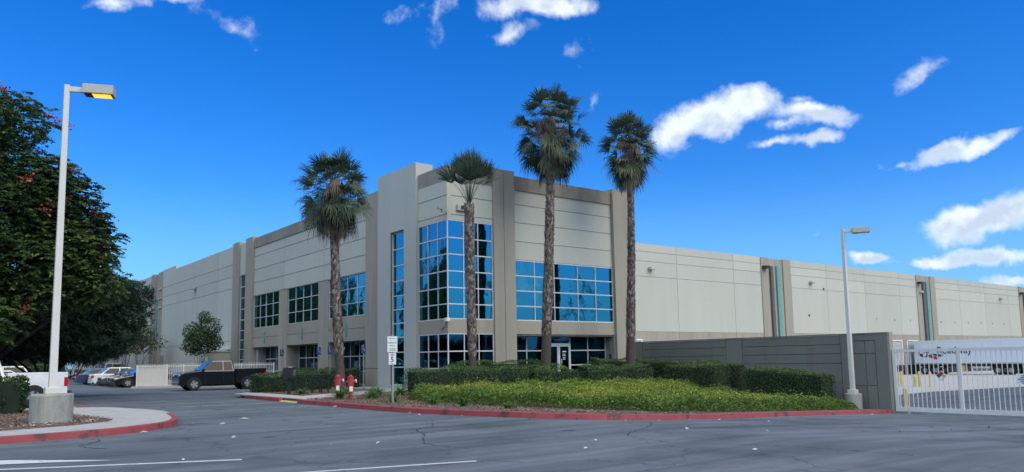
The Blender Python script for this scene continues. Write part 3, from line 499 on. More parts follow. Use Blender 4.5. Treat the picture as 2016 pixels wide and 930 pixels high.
# ---------------------------------------------------------------- street lamps
def lamp(name, label, loc, rb, hb, hp, head_dir, lit):
    o = empty(name, label, 'street lamp', loc, 0, 'parking lot lamps'); n = 28
    b = MB(); b.tube([(0, 0, -.15), (0, 0, hb - .03), (0, 0, hb)], [rb, rb, rb - .03], n); b.build('concrete_base', M['lampbase'], o, smooth=False)
    MB().box(-.17, .17, -.17, .17, hb, hb + .16).build('base_plate', M['pole'], o, bevel=.015)
    pl = MB(); w0, w1 = .085, .06; pl.v = [(sx * w, sy * w, z) for z, w in ((hb + .16, w0), (hp, w1)) for sx, sy in ((-1, -1), (1, -1), (1, 1), (-1, 1))]; pl.f = [(0, 1, 5, 4), (1, 2, 6, 5), (2, 3, 7, 6), (3, 0, 4, 7), (4, 5, 6, 7)]; pl.build('pole', M['pole'], o)
    a = math.atan2(head_dir[1], head_dir[0]); 
    arm = MB().box(.06, .42, -.045, .045, hp - .17, hp - .04).build('arm', M['pole'], o); arm.rotation_euler = (0, 0, a)
    h = MB().box(.40, 1.12, -.2, .2, hp - .22, hp + .02).build('lamp_head', M['lamphead'], o, bevel=.012); h.rotation_euler = (0, 0, a)
    MB().box(.44, 1.08, -.17, .17, hp - .228, hp - .222).build('frame', M['dark'], h); MB().box(.62, 1.05, -.15, .15, hp - .236, hp - .229).build('lens', M['lit'] if lit else M['lens'], h)
    return o
lamp('street_lamp', 'tall pale street lamp with lit orange lens on concrete base, in front of big tree', (-17.75, -9.35, .15), .475, .72, 8.62, (.93, -.37), True)
lamp('street_lamp', 'unlit street lamp on concrete base beside the dark screen wall near the gate', (12.35, -13.65, -.9), .36, .68, 8.02, (.55, -.84), False)
# ---------------------------------------------------------------- bollards, hydrants
def bollard(loc, label, h=1.15):
    o = empty('bollard', label, 'bollard', loc, 0, 'yellow steel bollards'); MB().tube([(0, 0, 0), (0, 0, h - .05), (0, 0, h - .01)], [.09, .09, .05], 14).build('post', M['yellow'], o, smooth=False); MB().tube([(0, 0, .0), (0, 0, .03)], .16, 14).build('footing', M['concrete'], o)
for (x, y), l in zip(((39.0, -2.9), (41.3, -2.0), (40.8, -3.6), (40.6, -4.5)), ('leftmost yellow bollard of the group seen through the gate', 'slim yellow bollard second from left behind the gate', 'yellow bollard just right of the yellow hydrant', 'rightmost of the yellow bollards seen through the gate')): bollard((x, y, -1.06), l)
bollard((13.35, -15.45, -1.07), 'yellow bollard standing at the end of the dark wall by the gate hinge', 1.1)
hy = empty('fire_hydrant', 'worn yellow fire hydrant between the bollards in the truck court', 'hydrant', (40.2, -3.55, -1.06)); MB().tube([(0, 0, 0), (0, 0, .08), (0, 0, .09), (0, 0, .7), (0, 0, .72), (0, 0, .85), (0, 0, .92)], [.2, .2, .13, .13, .18, .13, .03], 14).build('body', M['yellow'], hy)
for s_ in (1, -1): MB().tube([(0, 0, .55), (s_ * .26, 0, .55)], .07, 10).build('outlet', M['yellow'], hy)
def fdc(loc, rz, label):
    o = empty('standpipe', label, 'standpipe', loc, rz, 'red fire department connections'); o.scale = (.8, .8, .95)
    MB().tube([(0, 0, -.05), (0, 0, .02), (0, 0, .03), (0, 0, .3), (0, 0, .5), (0, 0, .55), (0, 0, .85)], [.14, .14, .085, .085, .15, .155, .155], 16).build('body', M['redpaint'], o, smooth=False)
    MB().tube([(0, 0, .85), (0, 0, .88), (0, 0, .9), (0, 0, .95)], [.17, .17, .08, .06], 16).build('bonnet', M['redpaint'], o)
    MB().tube([(0, 0, .68), (.23, 0, .7)], .055, 10).build('outlet', M['redpaint'], o); MB().tube([(.23, 0, .7), (.28, 0, .71)], .07, 10).build('cap', M['wtrim'], o); MB().tube([(0, 0, .68), (-.2, 0, .68)], .045, 10).build('outlet', M['redpaint'], o)
    MB().box(-.08, .08, -.16, -.15, .3, .5).build('tag', M['wtrim'], o)
fdc((-7.25, -3.2, .15), -.5, 'left red standpipe in the planting bed before the palm'); fdc((-7.45, -4.72, .15), -.3, 'right red standpipe with white capped outlet beside its twin')
# ---------------------------------------------------------------- sign post
sp = empty('parking_sign', 'green steel post with white parking only plate over speed limit 5 plate', 'sign', (-7.72, -8.42, .12)); face = Vector((-.61, -.78, 0)); rt = Vector((.78, -.61, 0))
MB().box(-.028, .028, -.028, .028, 0, 2.3).build('post', M['galv'], sp)
def plate(nm, w, z0, z1, parent, m='white', off=.035):
    c = face * off; mb = MB(); a = c - rt * w / 2; b = c + rt * w / 2; t = face * .006
    v = [a, b, b + t, a + t]; mb.v = [(p.x, p.y, z) for z in (z0, z1) for p in v]; mb.f = [(0, 1, 2, 3), (4, 5, 6, 7), (0, 1, 5, 4), (1, 2, 6, 5), (2, 3, 7, 6), (3, 0, 4, 7)]; return mb.build(nm, M[m], parent)
p1 = plate('sign_plate', .34, 1.72, 2.25, sp); p2 = plate('sign_plate', .25, 1.3, 1.69, sp, off=.045)
def T(s, z, size, par, m, off=.0425, dx=0): c = face * off + rt * dx; return txt(s, size, M[m], par, (c.x, c.y, z), rt, (0, 0, 1), ext=.0008)
T('PARKING', 2.03, .072, p1, 'green'); T('ONLY', 1.93, .072, p1, 'green'); 
dk = MB(); cpt = face * .0425 - rt * .07; dk.v = [tuple(cpt + rt * .025 * math.cos(t) + Vector((0, 0, 2.175 + .025 * math.sin(t)))) for t in np.linspace(0, 6.28, 13)[:-1]]; dk.f = [tuple(range(12))]; dk.build('emblem', M['green'], p1)
for z, a, b in ((2.175, -.03, .1), (1.84, -.13, .13), (1.80, -.1, .1), (1.77, -.12, .12)):
    c0 = face * .0425; l = MB(); l.v = [tuple(c0 + rt * a + Vector((0, 0, z - .006))), tuple(c0 + rt * b + Vector((0, 0, z - .006))), tuple(c0 + rt * b + Vector((0, 0, z + .006))), tuple(c0 + rt * a + Vector((0, 0, z + .006)))]; l.f = [(0, 1, 2, 3)]; l.build('text_line', M['green'], p1)
T('SPEED', 1.645, .045, p2, 'ink', .0525); T('LIMIT', 1.595, .045, p2, 'ink', .0525); T('5', 1.46, .24, p2, 'ink', .0525); T('MPH', 1.335, .035, p2, 'ink', .0525)
# accessible parking signs by the facade
accl = ['slim blue accessible parking sign at the leftmost entrance bay', 'blue accessible parking sign before the middle entrance bay', 'plain blue accessible sign between the second pillar and palm', 'blue accessible parking sign right of the palm trunk']
for (x, y), l in zip(((-1.8, 16.7), (-1.8, 11.0), (-1.8, 9.5), (-1.8, 5.35)), accl):
    o = empty('accessible_parking_sign', l, 'sign', (x, y, .15), 0, 'accessible parking signs'); MB().box(-.025, .025, -.025, .025, 0, 2.3).build('post', M['galv'], o); pp = plate('sign_plate', .24, 1.85, 2.3, o, 'blue')
    w = MB(); c0 = face * .0425
    for a, b, z0, z1 in ((-.05, .0, 2.2, 2.26), (-.04, -.01, 2.05, 2.19), (-.04, .07, 2.03, 2.06), (.05, .08, 1.95, 2.05)): w.v += [tuple(c0 + rt * a + Vector((0, 0, z0))), tuple(c0 + rt * b + Vector((0, 0, z0))), tuple(c0 + rt * b + Vector((0, 0, z1))), tuple(c0 + rt * a + Vector((0, 0, z1)))]; k = len(w.v); w.f.append((k - 4, k - 3, k - 2, k - 1))
    w.build('wheelchair_symbol', M['galv'], pp)
# mailbox & bike rack
mbx = empty('mailbox', 'black post-mounted mailbox cabinet at the kerb by the trimmed hedge', 'mailbox', (-7.2, 1.9, .15), math.radians(52)); MB().box(-.06, .06, -.06, .06, 0, .72).build('post', M['black'], mbx); MB().box(-.24, .24, -.22, .22, .72, 1.2).build('cabinet', M['black'], mbx, bevel=.03); MB().box(-.2, .2, -.225, -.221, .8, 1.1).build('door', M['gcar'], mbx); MB().box(-.1, .08, -.12, .0, 1.2, 1.22).build('label_plate', M['wtrim'], mbx)
br = empty('bike_rack', 'black wave bicycle rack between the mailbox and palm hedge', 'bicycle rack', (-6.0, 2.6, .15), math.radians(-25))
for k in range(4): x = -.55 + k * .38; MB().tube([(x, 0, 0), (x, 0, .7)] + [(x + .15 - .15 * math.cos(t), 0, .7 + .15 * math.sin(t)) for t in np.linspace(.3, 2.9, 6)] + [(x + .3, 0, .7), (x + .3, 0, 0)], .035, 8).build('loop', M['black'], br)
MB().box(-.65, .95, -.04, .04, .0, .03).build('base_bar', M['black'], br)
# ---------------------------------------------------------------- white fence by the parking
fn = empty('picket_fence', 'white steel picket fence behind the black pickup, with sheeted end panel', 'fence', (-8.1, 27.2, 0)); A = Vector((0, 0, 0)); Bv = Vector((8.0, -4.6, 0)); dv = Bv.normalized(); L_ = Bv.length; fn.rotation_euler = (0, 0, math.atan2(dv.y, dv.x))
for z in (.18, 1.5): MB().box(0, L_, -.02, .02, z - .03, z + .03).build('rail', M['fence'], fn)
for x in (0, 2.0, 3.1, 5.0, 7.0, L_): MB().box(x - .04, x + .04, -.04, .04, 0, 1.62).build('post', M['fence'], fn)
pk = None; x = .1
while x < L_:
    if pk is None: pk = MB().box(-.014, .014, -.034, -.022, .1, 1.66).build('picket', M['fence'], fn); pk.location = (x, 0, 0)
    else: c = pk.copy(); COL.objects.link(c); c.parent = fn; c.location = (x, 0, 0)
    x += .115
MB().box(.04, 2.0, .025, .035, .12, 1.56).build('backing_panel', M['fence'], fn)
slab('pavement', [(-8.6, 26.6), (-8.2, 28), (-.3, 24), (0, 22), (-1.9, 21.4), (-5.8, 24.6)], .11, M['concrete'], .2)
# ---------------------------------------------------------------- vehicles
def wheel(parent, x, y, r, w=.22, paint_=''):
    s_ = 1 if y > 0 else -1; t = MB(); t.tube([(x, y - s_ * w, r), (x, y - s_ * .02, r), (x, y, r)], [r, r, r * .93], 22); o = t.build('wheel', M['tyre'], parent); MB().tube([(x, y - s_ * .01, r), (x, y + s_ * .012, r)], r * .6, 16).build('rim', M['rim'] if paint_ != 'navy' else M['galv'], o)
    sp_ = MB()
    for k in range(5): a = k * 2 * math.pi / 5; sp_.prism([(x + r * .6 * math.cos(a + .35), r + r * .6 * math.sin(a + .35)), (x + r * .6 * math.cos(a + .9), r + r * .6 * math.sin(a + .9)), (x + r * .18 * math.cos(a + .62), r + r * .18 * math.sin(a + .62))], 'y', y + s_ * .013, y + s_ * .016)
    sp_.build('rim_gap', M['dark'], o)
def car(name, label, cat, paint, loc, rz, L=4.7, Wd=1.82, Hh=1.45, kind='sedan', group=None, rimc=None):
    o = empty(name, label, cat, loc, rz, group)
    if rimc: o['rimc'] = rimc
    hw = Wd / 2; h = L / 2; P_ = M[paint]; wr = .33 if kind in ('sedan', 'suv') else .40
    if kind == 'sedan': gz = .19; belt = .93; prof = [(h - .12, gz), (h, .38), (h - .02, .62), (h - .25, .72), (h - 1.25, .90), (-h + .75, .98), (-h + .1, .96), (-h, .78), (-h + .02, .4), (-h + .2, gz)]; cab = (h - 1.15, h - 1.95, -h + 1.35, -h + .55)
    elif kind == 'suv': gz = .22; belt = 1.02; prof = [(h - .1, gz), (h, .4), (h - .03, .75), (h - .25, .88), (h - 1.15, 1.02), (-h + .1, 1.05), (-h, .9), (-h, .45), (-h + .15, gz)]; cab = (h - 1.05, h - 1.8, -h + .45, -h + .08)
    else: gz = .36; belt = 1.24; prof = [(h - .10, gz), (h, .5), (h + .02, .9), (h - .10, 1.10), (h - .3, 1.17), (h - 1.35, 1.27), (h - 3.55, 1.26), (h - 3.6, 1.24), (h - 3.6, gz)]; cab = (h - 1.3, h - 2.1, h - 3.42, h - 3.58)
    b = MB().prism(prof, 'y', -hw, hw).build('body', P_, o, bevel=.07, smooth=False)
    # tuck lower body
    # cabin
    x0, x1, x2, x3 = cab; bw_, rw = hw - .05, hw - .24; c = MB(); zb, zr = belt - .03, Hh
    pts = [(x0, zb, bw_), (x1, zr - .03, rw), (x2, zr - .02, rw), (x3, zb, bw_)]
    c.v = [(x, -y, z) for x, z, y in pts] + [(x, y, z) for x, z, y in pts]; c.f = [(0, 1, 2, 3), (7, 6, 5, 4), (0, 4, 5, 1), (1, 5, 6, 2), (2, 6, 7, 3), (3, 7, 4, 0)]; c.build('cabin', P_, o, bevel=.05)
    def side_pt(x, z, s_, out=.012): t = (z - zb) / (zr - zb); y = bw_ + (rw - bw_) * t; return (x, s_ * (y + out), z)
    zt, z0_ = zr - .1, belt + .03
    def xf(z): return x0 + (x1 - x0) * (z - zb) / (zr - zb)
    def xb(z): return x3 + (x2 - x3) * (z - zb) / (zr - zb)
    xm = (x1 + x2) / 2 - .05
    for s_ in (-1, 1):
        MB().poly([side_pt(xf(z0_) - .1, z0_, s_), side_pt(xf(zt) - .06, zt, s_), side_pt(xm + .04, zt, s_), side_pt(xm + .04, z0_, s_)]).build('side_window', M['carglass'], o)
        MB().poly([side_pt(xm - .04, z0_, s_), side_pt(xm - .04, zt, s_), side_pt(xb(zt) + .1, zt, s_), side_pt(xb(z0_) + .14, z0_, s_)]).build('side_window', M['carglass'], o)
        MB().box(x0 - .28, x0 - .12, s_ * (hw + .02) if s_ > 0 else s_ * (hw + .18), s_ * (hw + .18) if s_ > 0 else s_ * (hw + .02), belt, belt + .17).build('mirror', P_, o, bevel=.03)
        for xx in (xm + .0, x0 - .35, x3 + .35 if kind != 'pickup' else x3 + .12): MB().box(xx - .006, xx + .006, s_ * hw - .003, s_ * hw + .003, gz + .12, belt - .06).build('door_seam', M['dark'], o)
        for xx in (xm + .18, xm - .85): MB().box(xx, xx + .16, s_ * hw - .01, s_ * hw + .025, belt - .17, belt - .13).build('handle', M['chrome'] if kind != 'pickup' else P_, o)
    def front(x_, z_, y_, out): n_ = Vector((x1 - x0, 0, zr - zb)); n_ = Vector((n_.z, 0, -n_.x)).normalized(); return (x_ + n_.x * out, y_, z_ + n_.z * out)
    MB().poly([front(xf(z0_), z0_, -bw_ + .1, .012), front(xf(z0_), z0_, bw_ - .1, .012), front(xf(zt), zt, rw - .02, .012), front(xf(zt), zt, -rw + .02, .012)]).build('windscreen', M['carglass'], o)
    nb = Vector((-(zr - zb), 0, -(x3 - x2))).normalized()
    MB().poly([(xb(z0_) - .012, -bw_ + .12, z0_ + .005), (xb(z0_) - .012, bw_ - .12, z0_ + .005), (xb(zt) - .012, rw - .02, zt + .005), (xb(zt) - .012, -rw + .02, zt + .005)]).build('rear_window', M['carglass'], o)
    ax = (h - .88, -h + 1.0) if kind != 'pickup' else (h - .95, -h + 1.25)
    for x in ax:
        for s_ in (-1, 1):
            ar = MB(); yo = s_ * (hw + .006); ar.prism([(x + (wr + .07) * math.cos(t), wr + (wr + .07) * math.sin(t)) for t in np.linspace(-.35, math.pi + .35, 16)], 'y', yo - s_ * .02, yo); ar.build('wheel_arch', M['rubber'], o)
            wheel(o, x, s_ * (hw + .02), wr, paint_=paint)
    zl = .62 if kind == 'sedan' else (.74 if kind == 'suv' else .92)
    for s_ in (-1, 1):
        y0, y1 = sorted((s_ * (hw - .42), s_ * (hw - .02))); MB().box(h - .28, h - .02, y0, y1, zl - .08, zl + .1).build('headlight', M['headl'], o, bevel=.02)
        zt_ = zl + .12 if kind != 'pickup' else 1.02; y0, y1 = sorted((s_ * (hw - (.38 if kind != 'pickup' else .16)), s_ * (hw + .008))); MB().box(-h - .008, -h + .14, y0, y1, zt_ - (.1 if kind != 'pickup' else .24), zt_ + .12).build('taillight', M['taill'], o, bevel=.015)
    MB().box(h - .03, h + .012, -hw + .45, hw - .45, zl - .1, zl + .08).build('grille', M['dark'], o); MB().box(-h - .03, -h + .06, -hw + .1, hw - .1, gz + .04, gz + .24).build('bumper', M['dark'] if kind == 'pickup' else P_, o, bevel=.02)
    MB().box(h - .1, h + .05, -hw + .05, hw - .05, gz - .02, gz + .2).build('bumper', M['dark'] if kind != 'pickup' else P_, o, bevel=.03)
    MB().box(-h - .012, -h - .008, -.26, .26, zl + .0, zl + .13).build('number_plate', M['white'], o)
    if kind == 'pickup':
        d = MB(); xa, xe = h - 3.64, -h; zt_ = 1.34; d.box(xe, xa, -hw, -hw + .09, gz + .08, zt_); d.box(xe, xa, hw - .09, hw, gz + .08, zt_); d.box(xe, xe + .07, -hw + .09, hw - .09, gz + .1, zt_); d.box(xa - .06, xa, -hw + .09, hw - .09, gz + .1, zt_); d.box(xe + .07, xa - .06, -hw + .09, hw - .09, gz + .1, .7); d.build('truck_bed', P_, o, bevel=.02)
        MB().box(-h - .2, -h - .02, -hw + .06, hw - .06, gz + .05, gz + .25).build('rear_bumper', M['dark'], o, bevel=.03); MB().box(-h + .5, h - 1.6, -hw - .03, -hw + .1, gz - .12, gz - .03).build('side_step', M['dark'], o); MB().box(-h + .4, h - .5, -.4, .4, gz - .1, gz + .1).build('chassis', M['dark'], o)
    return o
car('pickup_truck', 'black crew cab pickup parked nose left in front of white fence', 'pickup truck', 'navy', (-5.35, 17.7, 0.0), math.pi - .06, 5.7, 2.02, 1.90, 'pickup').scale = (.9, .95, .95)
car('pickup_truck', 'white pickup with red tail light half hidden behind the lamp base shrub', 'pickup truck', 'wcar', (-18.65, 3.9, 0.0), math.pi + .30, 5.8, 2.0, 1.88, 'pickup')
RG = 'cars parked in a row beyond the fence'
car('parked_car', 'black sedan parked nose out right beside white fence panel', 'car', 'navy', (-6.6, 31.0, 0), math.pi, 4.7, group=RG); car('parked_car', 'silver grey sedan parked behind the black one', 'car', 'scar', (-6.3, 34.0, 0), math.pi, 4.6, group=RG)
car('parked_car', 'dark grey-blue sedan parked between silver and white cars', 'car', 'gcar', (-6.5, 36.8, 0), math.pi, 4.6, Hh=1.42, group=RG); car('parked_car', 'white sedan parked nose in showing its red tail light', 'car', 'wcar', (-6.6, 39.6, 0), 0, 4.8, Hh=1.5, group=RG)
car('parked_car', 'red sedan with only its tail showing past the white one', 'car', 'rcar', (-6.2, 42.4, 0), 0, 4.5, group=RG); car('parked_car', 'dark blue sedan between red sedan and grey pickup', 'car', 'bcar', (-6.9, 45.4, 0), 0, 4.6, group=RG)
car('pickup_truck', 'dark grey pickup parked at the far end of the row', 'pickup truck', 'gcar', (-5.6, 50.2, 0), 0, 5.7, 2.0, 1.9, 'pickup')
car('parked_car', 'silver sedan seen over the bed of the white pickup', 'car', 'scar', (-16.8, 24.2, 0), math.pi, 4.6, group='cars parked on the left side'); car('parked_suv', 'white sport utility vehicle seen left of the lamp pole', 'suv', 'wcar', (-16.6, 29.0, 0), math.pi, 4.7, 1.9, 1.7, 'suv', group='cars parked on the left side')
car('parked_car', 'black car low behind the shrub at far left', 'car', 'navy', (-19.2, 33.5, 0), math.pi, 4.6, group='cars parked on the left side'); car('parked_van', 'pale van parked far away at the left frame edge', 'van', 'wcar', (-26.5, 52, 0), math.pi, 5.0, 1.95, 2.0, 'suv')
# ---------------------------------------------------------------- trailer
tl = empty('semi_trailer', 'long white box trailer with black lettering backed into a dock', 'trailer', (74.5, 12.2, -1.07)); x0 = 0
MB().box(0, 2.6, -14.4, -.1, 1.25, 4.0).build('box_body', M['trailer'], tl, bevel=.03)
MB().box(-.012, .0, -14.4, -.1, 3.82, 4.0).build('top_rail', M['gate'], tl); MB().box(-.012, .0, -14.4, -.1, 1.2, 1.34).build('bottom_rail', M['greymetal'], tl)
rv = MB()
for k in range(28): y = -.6 - k * .5; rv.box(-.006, .0, y, y + .02, 1.35, 3.8)
rv.build('panel_seam', M['trailer'], tl); MB().box(.7, 1.9, -14, -.2, .95, 1.2).build('chassis', M['dark'], tl)
for y in (-1.2, -2.5):
    for x in (.05, 2.25): w = MB().tube([(x, y, .5), (x + .3, y, .5)], .5, 20).build('wheel', M['tyre'], tl); MB().tube([(x - .01, y, .5), (x + .02, y, .5)], .27, 14).build('rim', M['rim'], w)
for x in (.4, 2.1): MB().box(x, x + .12, -10.9, -10.75, .05, 1.2).build('landing_leg', M['dark'], tl)
MB().tube([(.5, -6.4, .75), (.5, -8.2, .75)], .3, 14).build('fuel_tank', M['rim'], tl); MB().box(.1, .8, -5.6, -5.0, .35, 1.1).build('tool_box', M['yellow'], tl)
txt('oy', 1.3, M['ink'], tl, (-.016, -1.25, 2.72), (0, -1, 0), (0, 0, 1), sx=1.1); txt('Roadway', 1.15, M['ink'], tl, (-.016, -4.6, 2.78), (0, -1, 0), (0, 0, 1), sx=.9)
for pts, m in (([(-.5, 2.3), (-.9, 2.35), (-1.4, 2.12), (-1.1, 2.05), (-.75, 2.2)], 'ink'), ([(-1.5, 2.2), (-2.0, 2.38), (-2.9, 1.95), (-2.7, 1.75), (-2.2, 1.85)], 'redpaint'), ([(-2.0, 2.42), (-2.4, 2.45), (-3.5, 2.3), (-3.1, 2.08), (-2.7, 2.1)], 'blue')): MB().prism(pts, 'x', -.02, -.014).build('logo', M[m], tl)
tk = empty('truck_tractor', 'semi tractor coupled under the nose of the white trailer', 'truck', (74.6, 0, -1.07)); MB().box(.7, 1.8, -5.5, 4.0, .75, .97).build('chassis', M['dark'], tk)
for y in (3.2, 1.9, -4.4):
    for x in (.02, 2.1): w = MB().tube([(x, y, .5), (x + .32, y, .5)], .5, 20).build('wheel', M['tyre'], tk); MB().tube([(x - .01, y, .5), (x + .02, y, .5)], .27, 14).build('rim', M['rim'], w)
cbm = MB().prism([(-3.0, .9), (-3.0, 3.6), (-4.4, 3.6), (-4.9, 2.3), (-5.6, 2.2), (-5.8, .9)], 'x', .1, 2.4).build('cab', M['wcar'], tk, bevel=.06); MB().box(.092, .1, -4.4, -3.5, 2.3, 3.1).build('side_window', M['carglass'], tk)
# ---------------------------------------------------------------- vegetation
def hedge(label, pts, w, h, n=640, size=.062, wob=.05, mt='hleaf', seed=1, group='clipped hedges', zf=zbed, ztop=None, name='hedge', hw=None):
    """clipped hedge along a polyline of (x,y); leaves over its skin plus a dark inner volume of twigs"""
    r = np.random.default_rng(seed); P = resample(np.array(pts, float), 40); T = unit(np.gradient(P, axis=0)); Nn = np.stack([-T[:, 1], T[:, 0]], 1); L_ = np.linalg.norm(np.diff(P, axis=0), axis=1).sum()
    root = empty(name, label, 'hedge' if name == 'hedge' else 'shrub', (P[len(P) // 2][0], P[len(P) // 2][1], zf(*P[len(P) // 2])), 0, group); org = np.array(root.location)
    def top(i): return (ztop[0] + (ztop[1] - ztop[0]) * i) if ztop else zf(*P[int(i * 39)]) + h
    area = L_ * (2 * h + w) + 2 * h * w; N_ = int(area * n); s = r.uniform(0, 1, N_); per = 2 * h + w; q = r.uniform(0, per, N_); idx = s * 39; X = np.stack([np.interp(idx, range(40), P[:, 0]), np.interp(idx, range(40), P[:, 1])], 1); NN = np.stack([np.interp(idx, range(40), Nn[:, 0]), np.interp(idx, range(40), Nn[:, 1])], 1)
    TT = np.stack([np.interp(idx, range(40), T[:, 0]), np.interp(idx, range(40), T[:, 1])], 1)
    ne = int(2 * h * w * n)         # end caps
    off = np.where(q < h, -w / 2, np.where(q > h + w, w / 2, q - h - w / 2)); zz = np.where(q < h, q / h, np.where(q > h + w, (per - q) / h, 1.0)); nr = np.stack([NN[:, 0] * np.sign(off) * (zz < 1), NN[:, 1] * np.sign(off) * (zz < 1), (zz >= 1) * 1.0], 1)
    e = r.integers(0, N_, ne); end = r.integers(0, 2, ne); s[e] = end; ie = end * 39; X[e] = P[ie]; off[e] = r.uniform(-w / 2, w / 2, ne); zz[e] = r.uniform(0, 1, ne); NN[e] = Nn[ie]; nr[e, :2] = T[ie] * (end * 2 - 1)[:, None]; nr[e, 2] = 0
    # rounded edges + irregular surface
    z0 = np.array([zf(*x) for x in X]); zt = np.array([top(v) for v in s]); z = z0 + (zt - z0) * zz
    ph = r.uniform(0, 6, 6); bumps = wob * (np.sin(s * L_ * 2.1 + ph[0]) + np.sin(s * L_ * 4.7 + zz * 3 + ph[1]) * .7 + np.sin(s * L_ * 1.1 + off * 5 + ph[2])) + r.normal(0, .022, N_)
    shrink = np.where(zz > .75, .09 * ((zz - .75) / .25) ** 2, 0) + np.where(zz < .25, .10 * (1 - zz / .25), 0); sgn = np.sign(off)
    Pt = np.concatenate([X + NN * (off - sgn * shrink * (np.abs(off) > w * .4))[:, None], z[:, None]], 1) + nr * bumps[:, None]; Pt[:, 2] -= .10 * np.clip((np.abs(off) / (w / 2) - .7) / .3, 0, 1) ** 2 * np.clip((zz - .8) / .2, 0, 1)
    V, F = leafquads(Pt - org, nr, size, 1.7, .75); patch = .5 + .5 * np.sin(Pt[:, 0] * 1.9 + ph[3]) * np.sin(Pt[:, 1] * 2.3 + Pt[:, 2] * 2 + ph[4]); tint = np.clip(r.beta(2, 3.4, N_) * .66 + patch * .12 + (nr[:, 2] > .5) * .30, 0, 1)  # top leaves lighter for new growth; side gap shade also put into tint
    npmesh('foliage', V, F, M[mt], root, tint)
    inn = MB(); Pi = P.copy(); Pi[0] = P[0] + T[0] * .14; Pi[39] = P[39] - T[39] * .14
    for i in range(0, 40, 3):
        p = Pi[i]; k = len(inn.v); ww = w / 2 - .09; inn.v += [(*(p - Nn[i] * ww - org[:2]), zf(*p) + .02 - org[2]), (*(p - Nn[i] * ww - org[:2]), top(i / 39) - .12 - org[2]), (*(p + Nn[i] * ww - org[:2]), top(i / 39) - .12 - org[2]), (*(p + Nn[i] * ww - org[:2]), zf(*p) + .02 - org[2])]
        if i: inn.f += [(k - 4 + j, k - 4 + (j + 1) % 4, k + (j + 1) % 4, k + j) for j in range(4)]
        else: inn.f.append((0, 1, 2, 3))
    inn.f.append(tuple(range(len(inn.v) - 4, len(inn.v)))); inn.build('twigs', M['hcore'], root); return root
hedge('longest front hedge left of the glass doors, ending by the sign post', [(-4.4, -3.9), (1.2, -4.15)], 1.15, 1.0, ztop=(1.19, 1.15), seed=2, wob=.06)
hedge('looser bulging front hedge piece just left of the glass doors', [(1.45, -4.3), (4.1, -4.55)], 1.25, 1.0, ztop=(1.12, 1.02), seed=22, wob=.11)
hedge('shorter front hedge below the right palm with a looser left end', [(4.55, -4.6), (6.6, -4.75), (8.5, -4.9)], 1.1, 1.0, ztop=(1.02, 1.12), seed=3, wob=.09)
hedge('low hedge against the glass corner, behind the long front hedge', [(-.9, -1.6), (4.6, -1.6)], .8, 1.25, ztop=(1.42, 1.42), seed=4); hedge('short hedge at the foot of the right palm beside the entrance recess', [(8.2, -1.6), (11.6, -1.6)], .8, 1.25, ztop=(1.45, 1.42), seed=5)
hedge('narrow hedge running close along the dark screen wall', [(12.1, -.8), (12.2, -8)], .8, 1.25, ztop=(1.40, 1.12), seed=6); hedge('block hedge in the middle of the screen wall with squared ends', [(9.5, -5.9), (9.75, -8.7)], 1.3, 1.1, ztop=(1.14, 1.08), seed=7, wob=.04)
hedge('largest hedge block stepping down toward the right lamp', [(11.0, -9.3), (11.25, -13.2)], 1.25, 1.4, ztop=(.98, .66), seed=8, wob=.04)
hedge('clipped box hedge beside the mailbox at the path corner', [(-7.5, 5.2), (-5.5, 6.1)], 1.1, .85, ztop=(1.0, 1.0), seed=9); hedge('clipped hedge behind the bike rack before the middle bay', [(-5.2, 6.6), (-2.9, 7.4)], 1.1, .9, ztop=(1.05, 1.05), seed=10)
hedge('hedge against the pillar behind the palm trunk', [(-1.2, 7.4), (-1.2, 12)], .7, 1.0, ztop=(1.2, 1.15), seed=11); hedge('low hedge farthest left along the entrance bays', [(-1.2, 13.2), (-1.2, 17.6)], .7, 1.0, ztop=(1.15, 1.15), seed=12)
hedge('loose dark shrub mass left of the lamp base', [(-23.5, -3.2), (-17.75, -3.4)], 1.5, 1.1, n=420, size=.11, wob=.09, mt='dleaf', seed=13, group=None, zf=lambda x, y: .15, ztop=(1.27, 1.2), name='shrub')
hedge('round green bush at the end of the far car row', [(-11.2, 60), (-8.0, 60)], 2.2, 1.7, n=60, size=.2, wob=.2, mt='gleaf', seed=14, group=None, zf=lambda x, y: 0, name='shrub')
hedge('tall dark hedge line closing the far end of the parking lot', [(-40, 104), (-22, 112), (-1.5, 118)], 3, 5.5, n=40, size=.32, wob=.4, mt='dleaf', seed=15, group=None, zf=lambda x, y: 0)
hedge('unseen rough hedge added across the street to darken the corner glass reflection', [(-57, -40), (-60, 40), (-58, 160)], 2.5, 6, n=9, size=.75, wob=.5, mt='dleaf', seed=16, group=None, zf=lambda x, y: 0)  # added out of view to block bright sky mirrored in the corner panes
hedge('unseen rough hedge added beyond the street to darken low entrance glass reflections', [(-5, -104), (60, -101), (150, -104)], 2.5, 6.5, n=9, size=.75, wob=.5, mt='dleaf', seed=17, group=None, zf=lambda x, y: -1.0)  # added unseen hedge, keeps bright sky out of the lower glass reflections
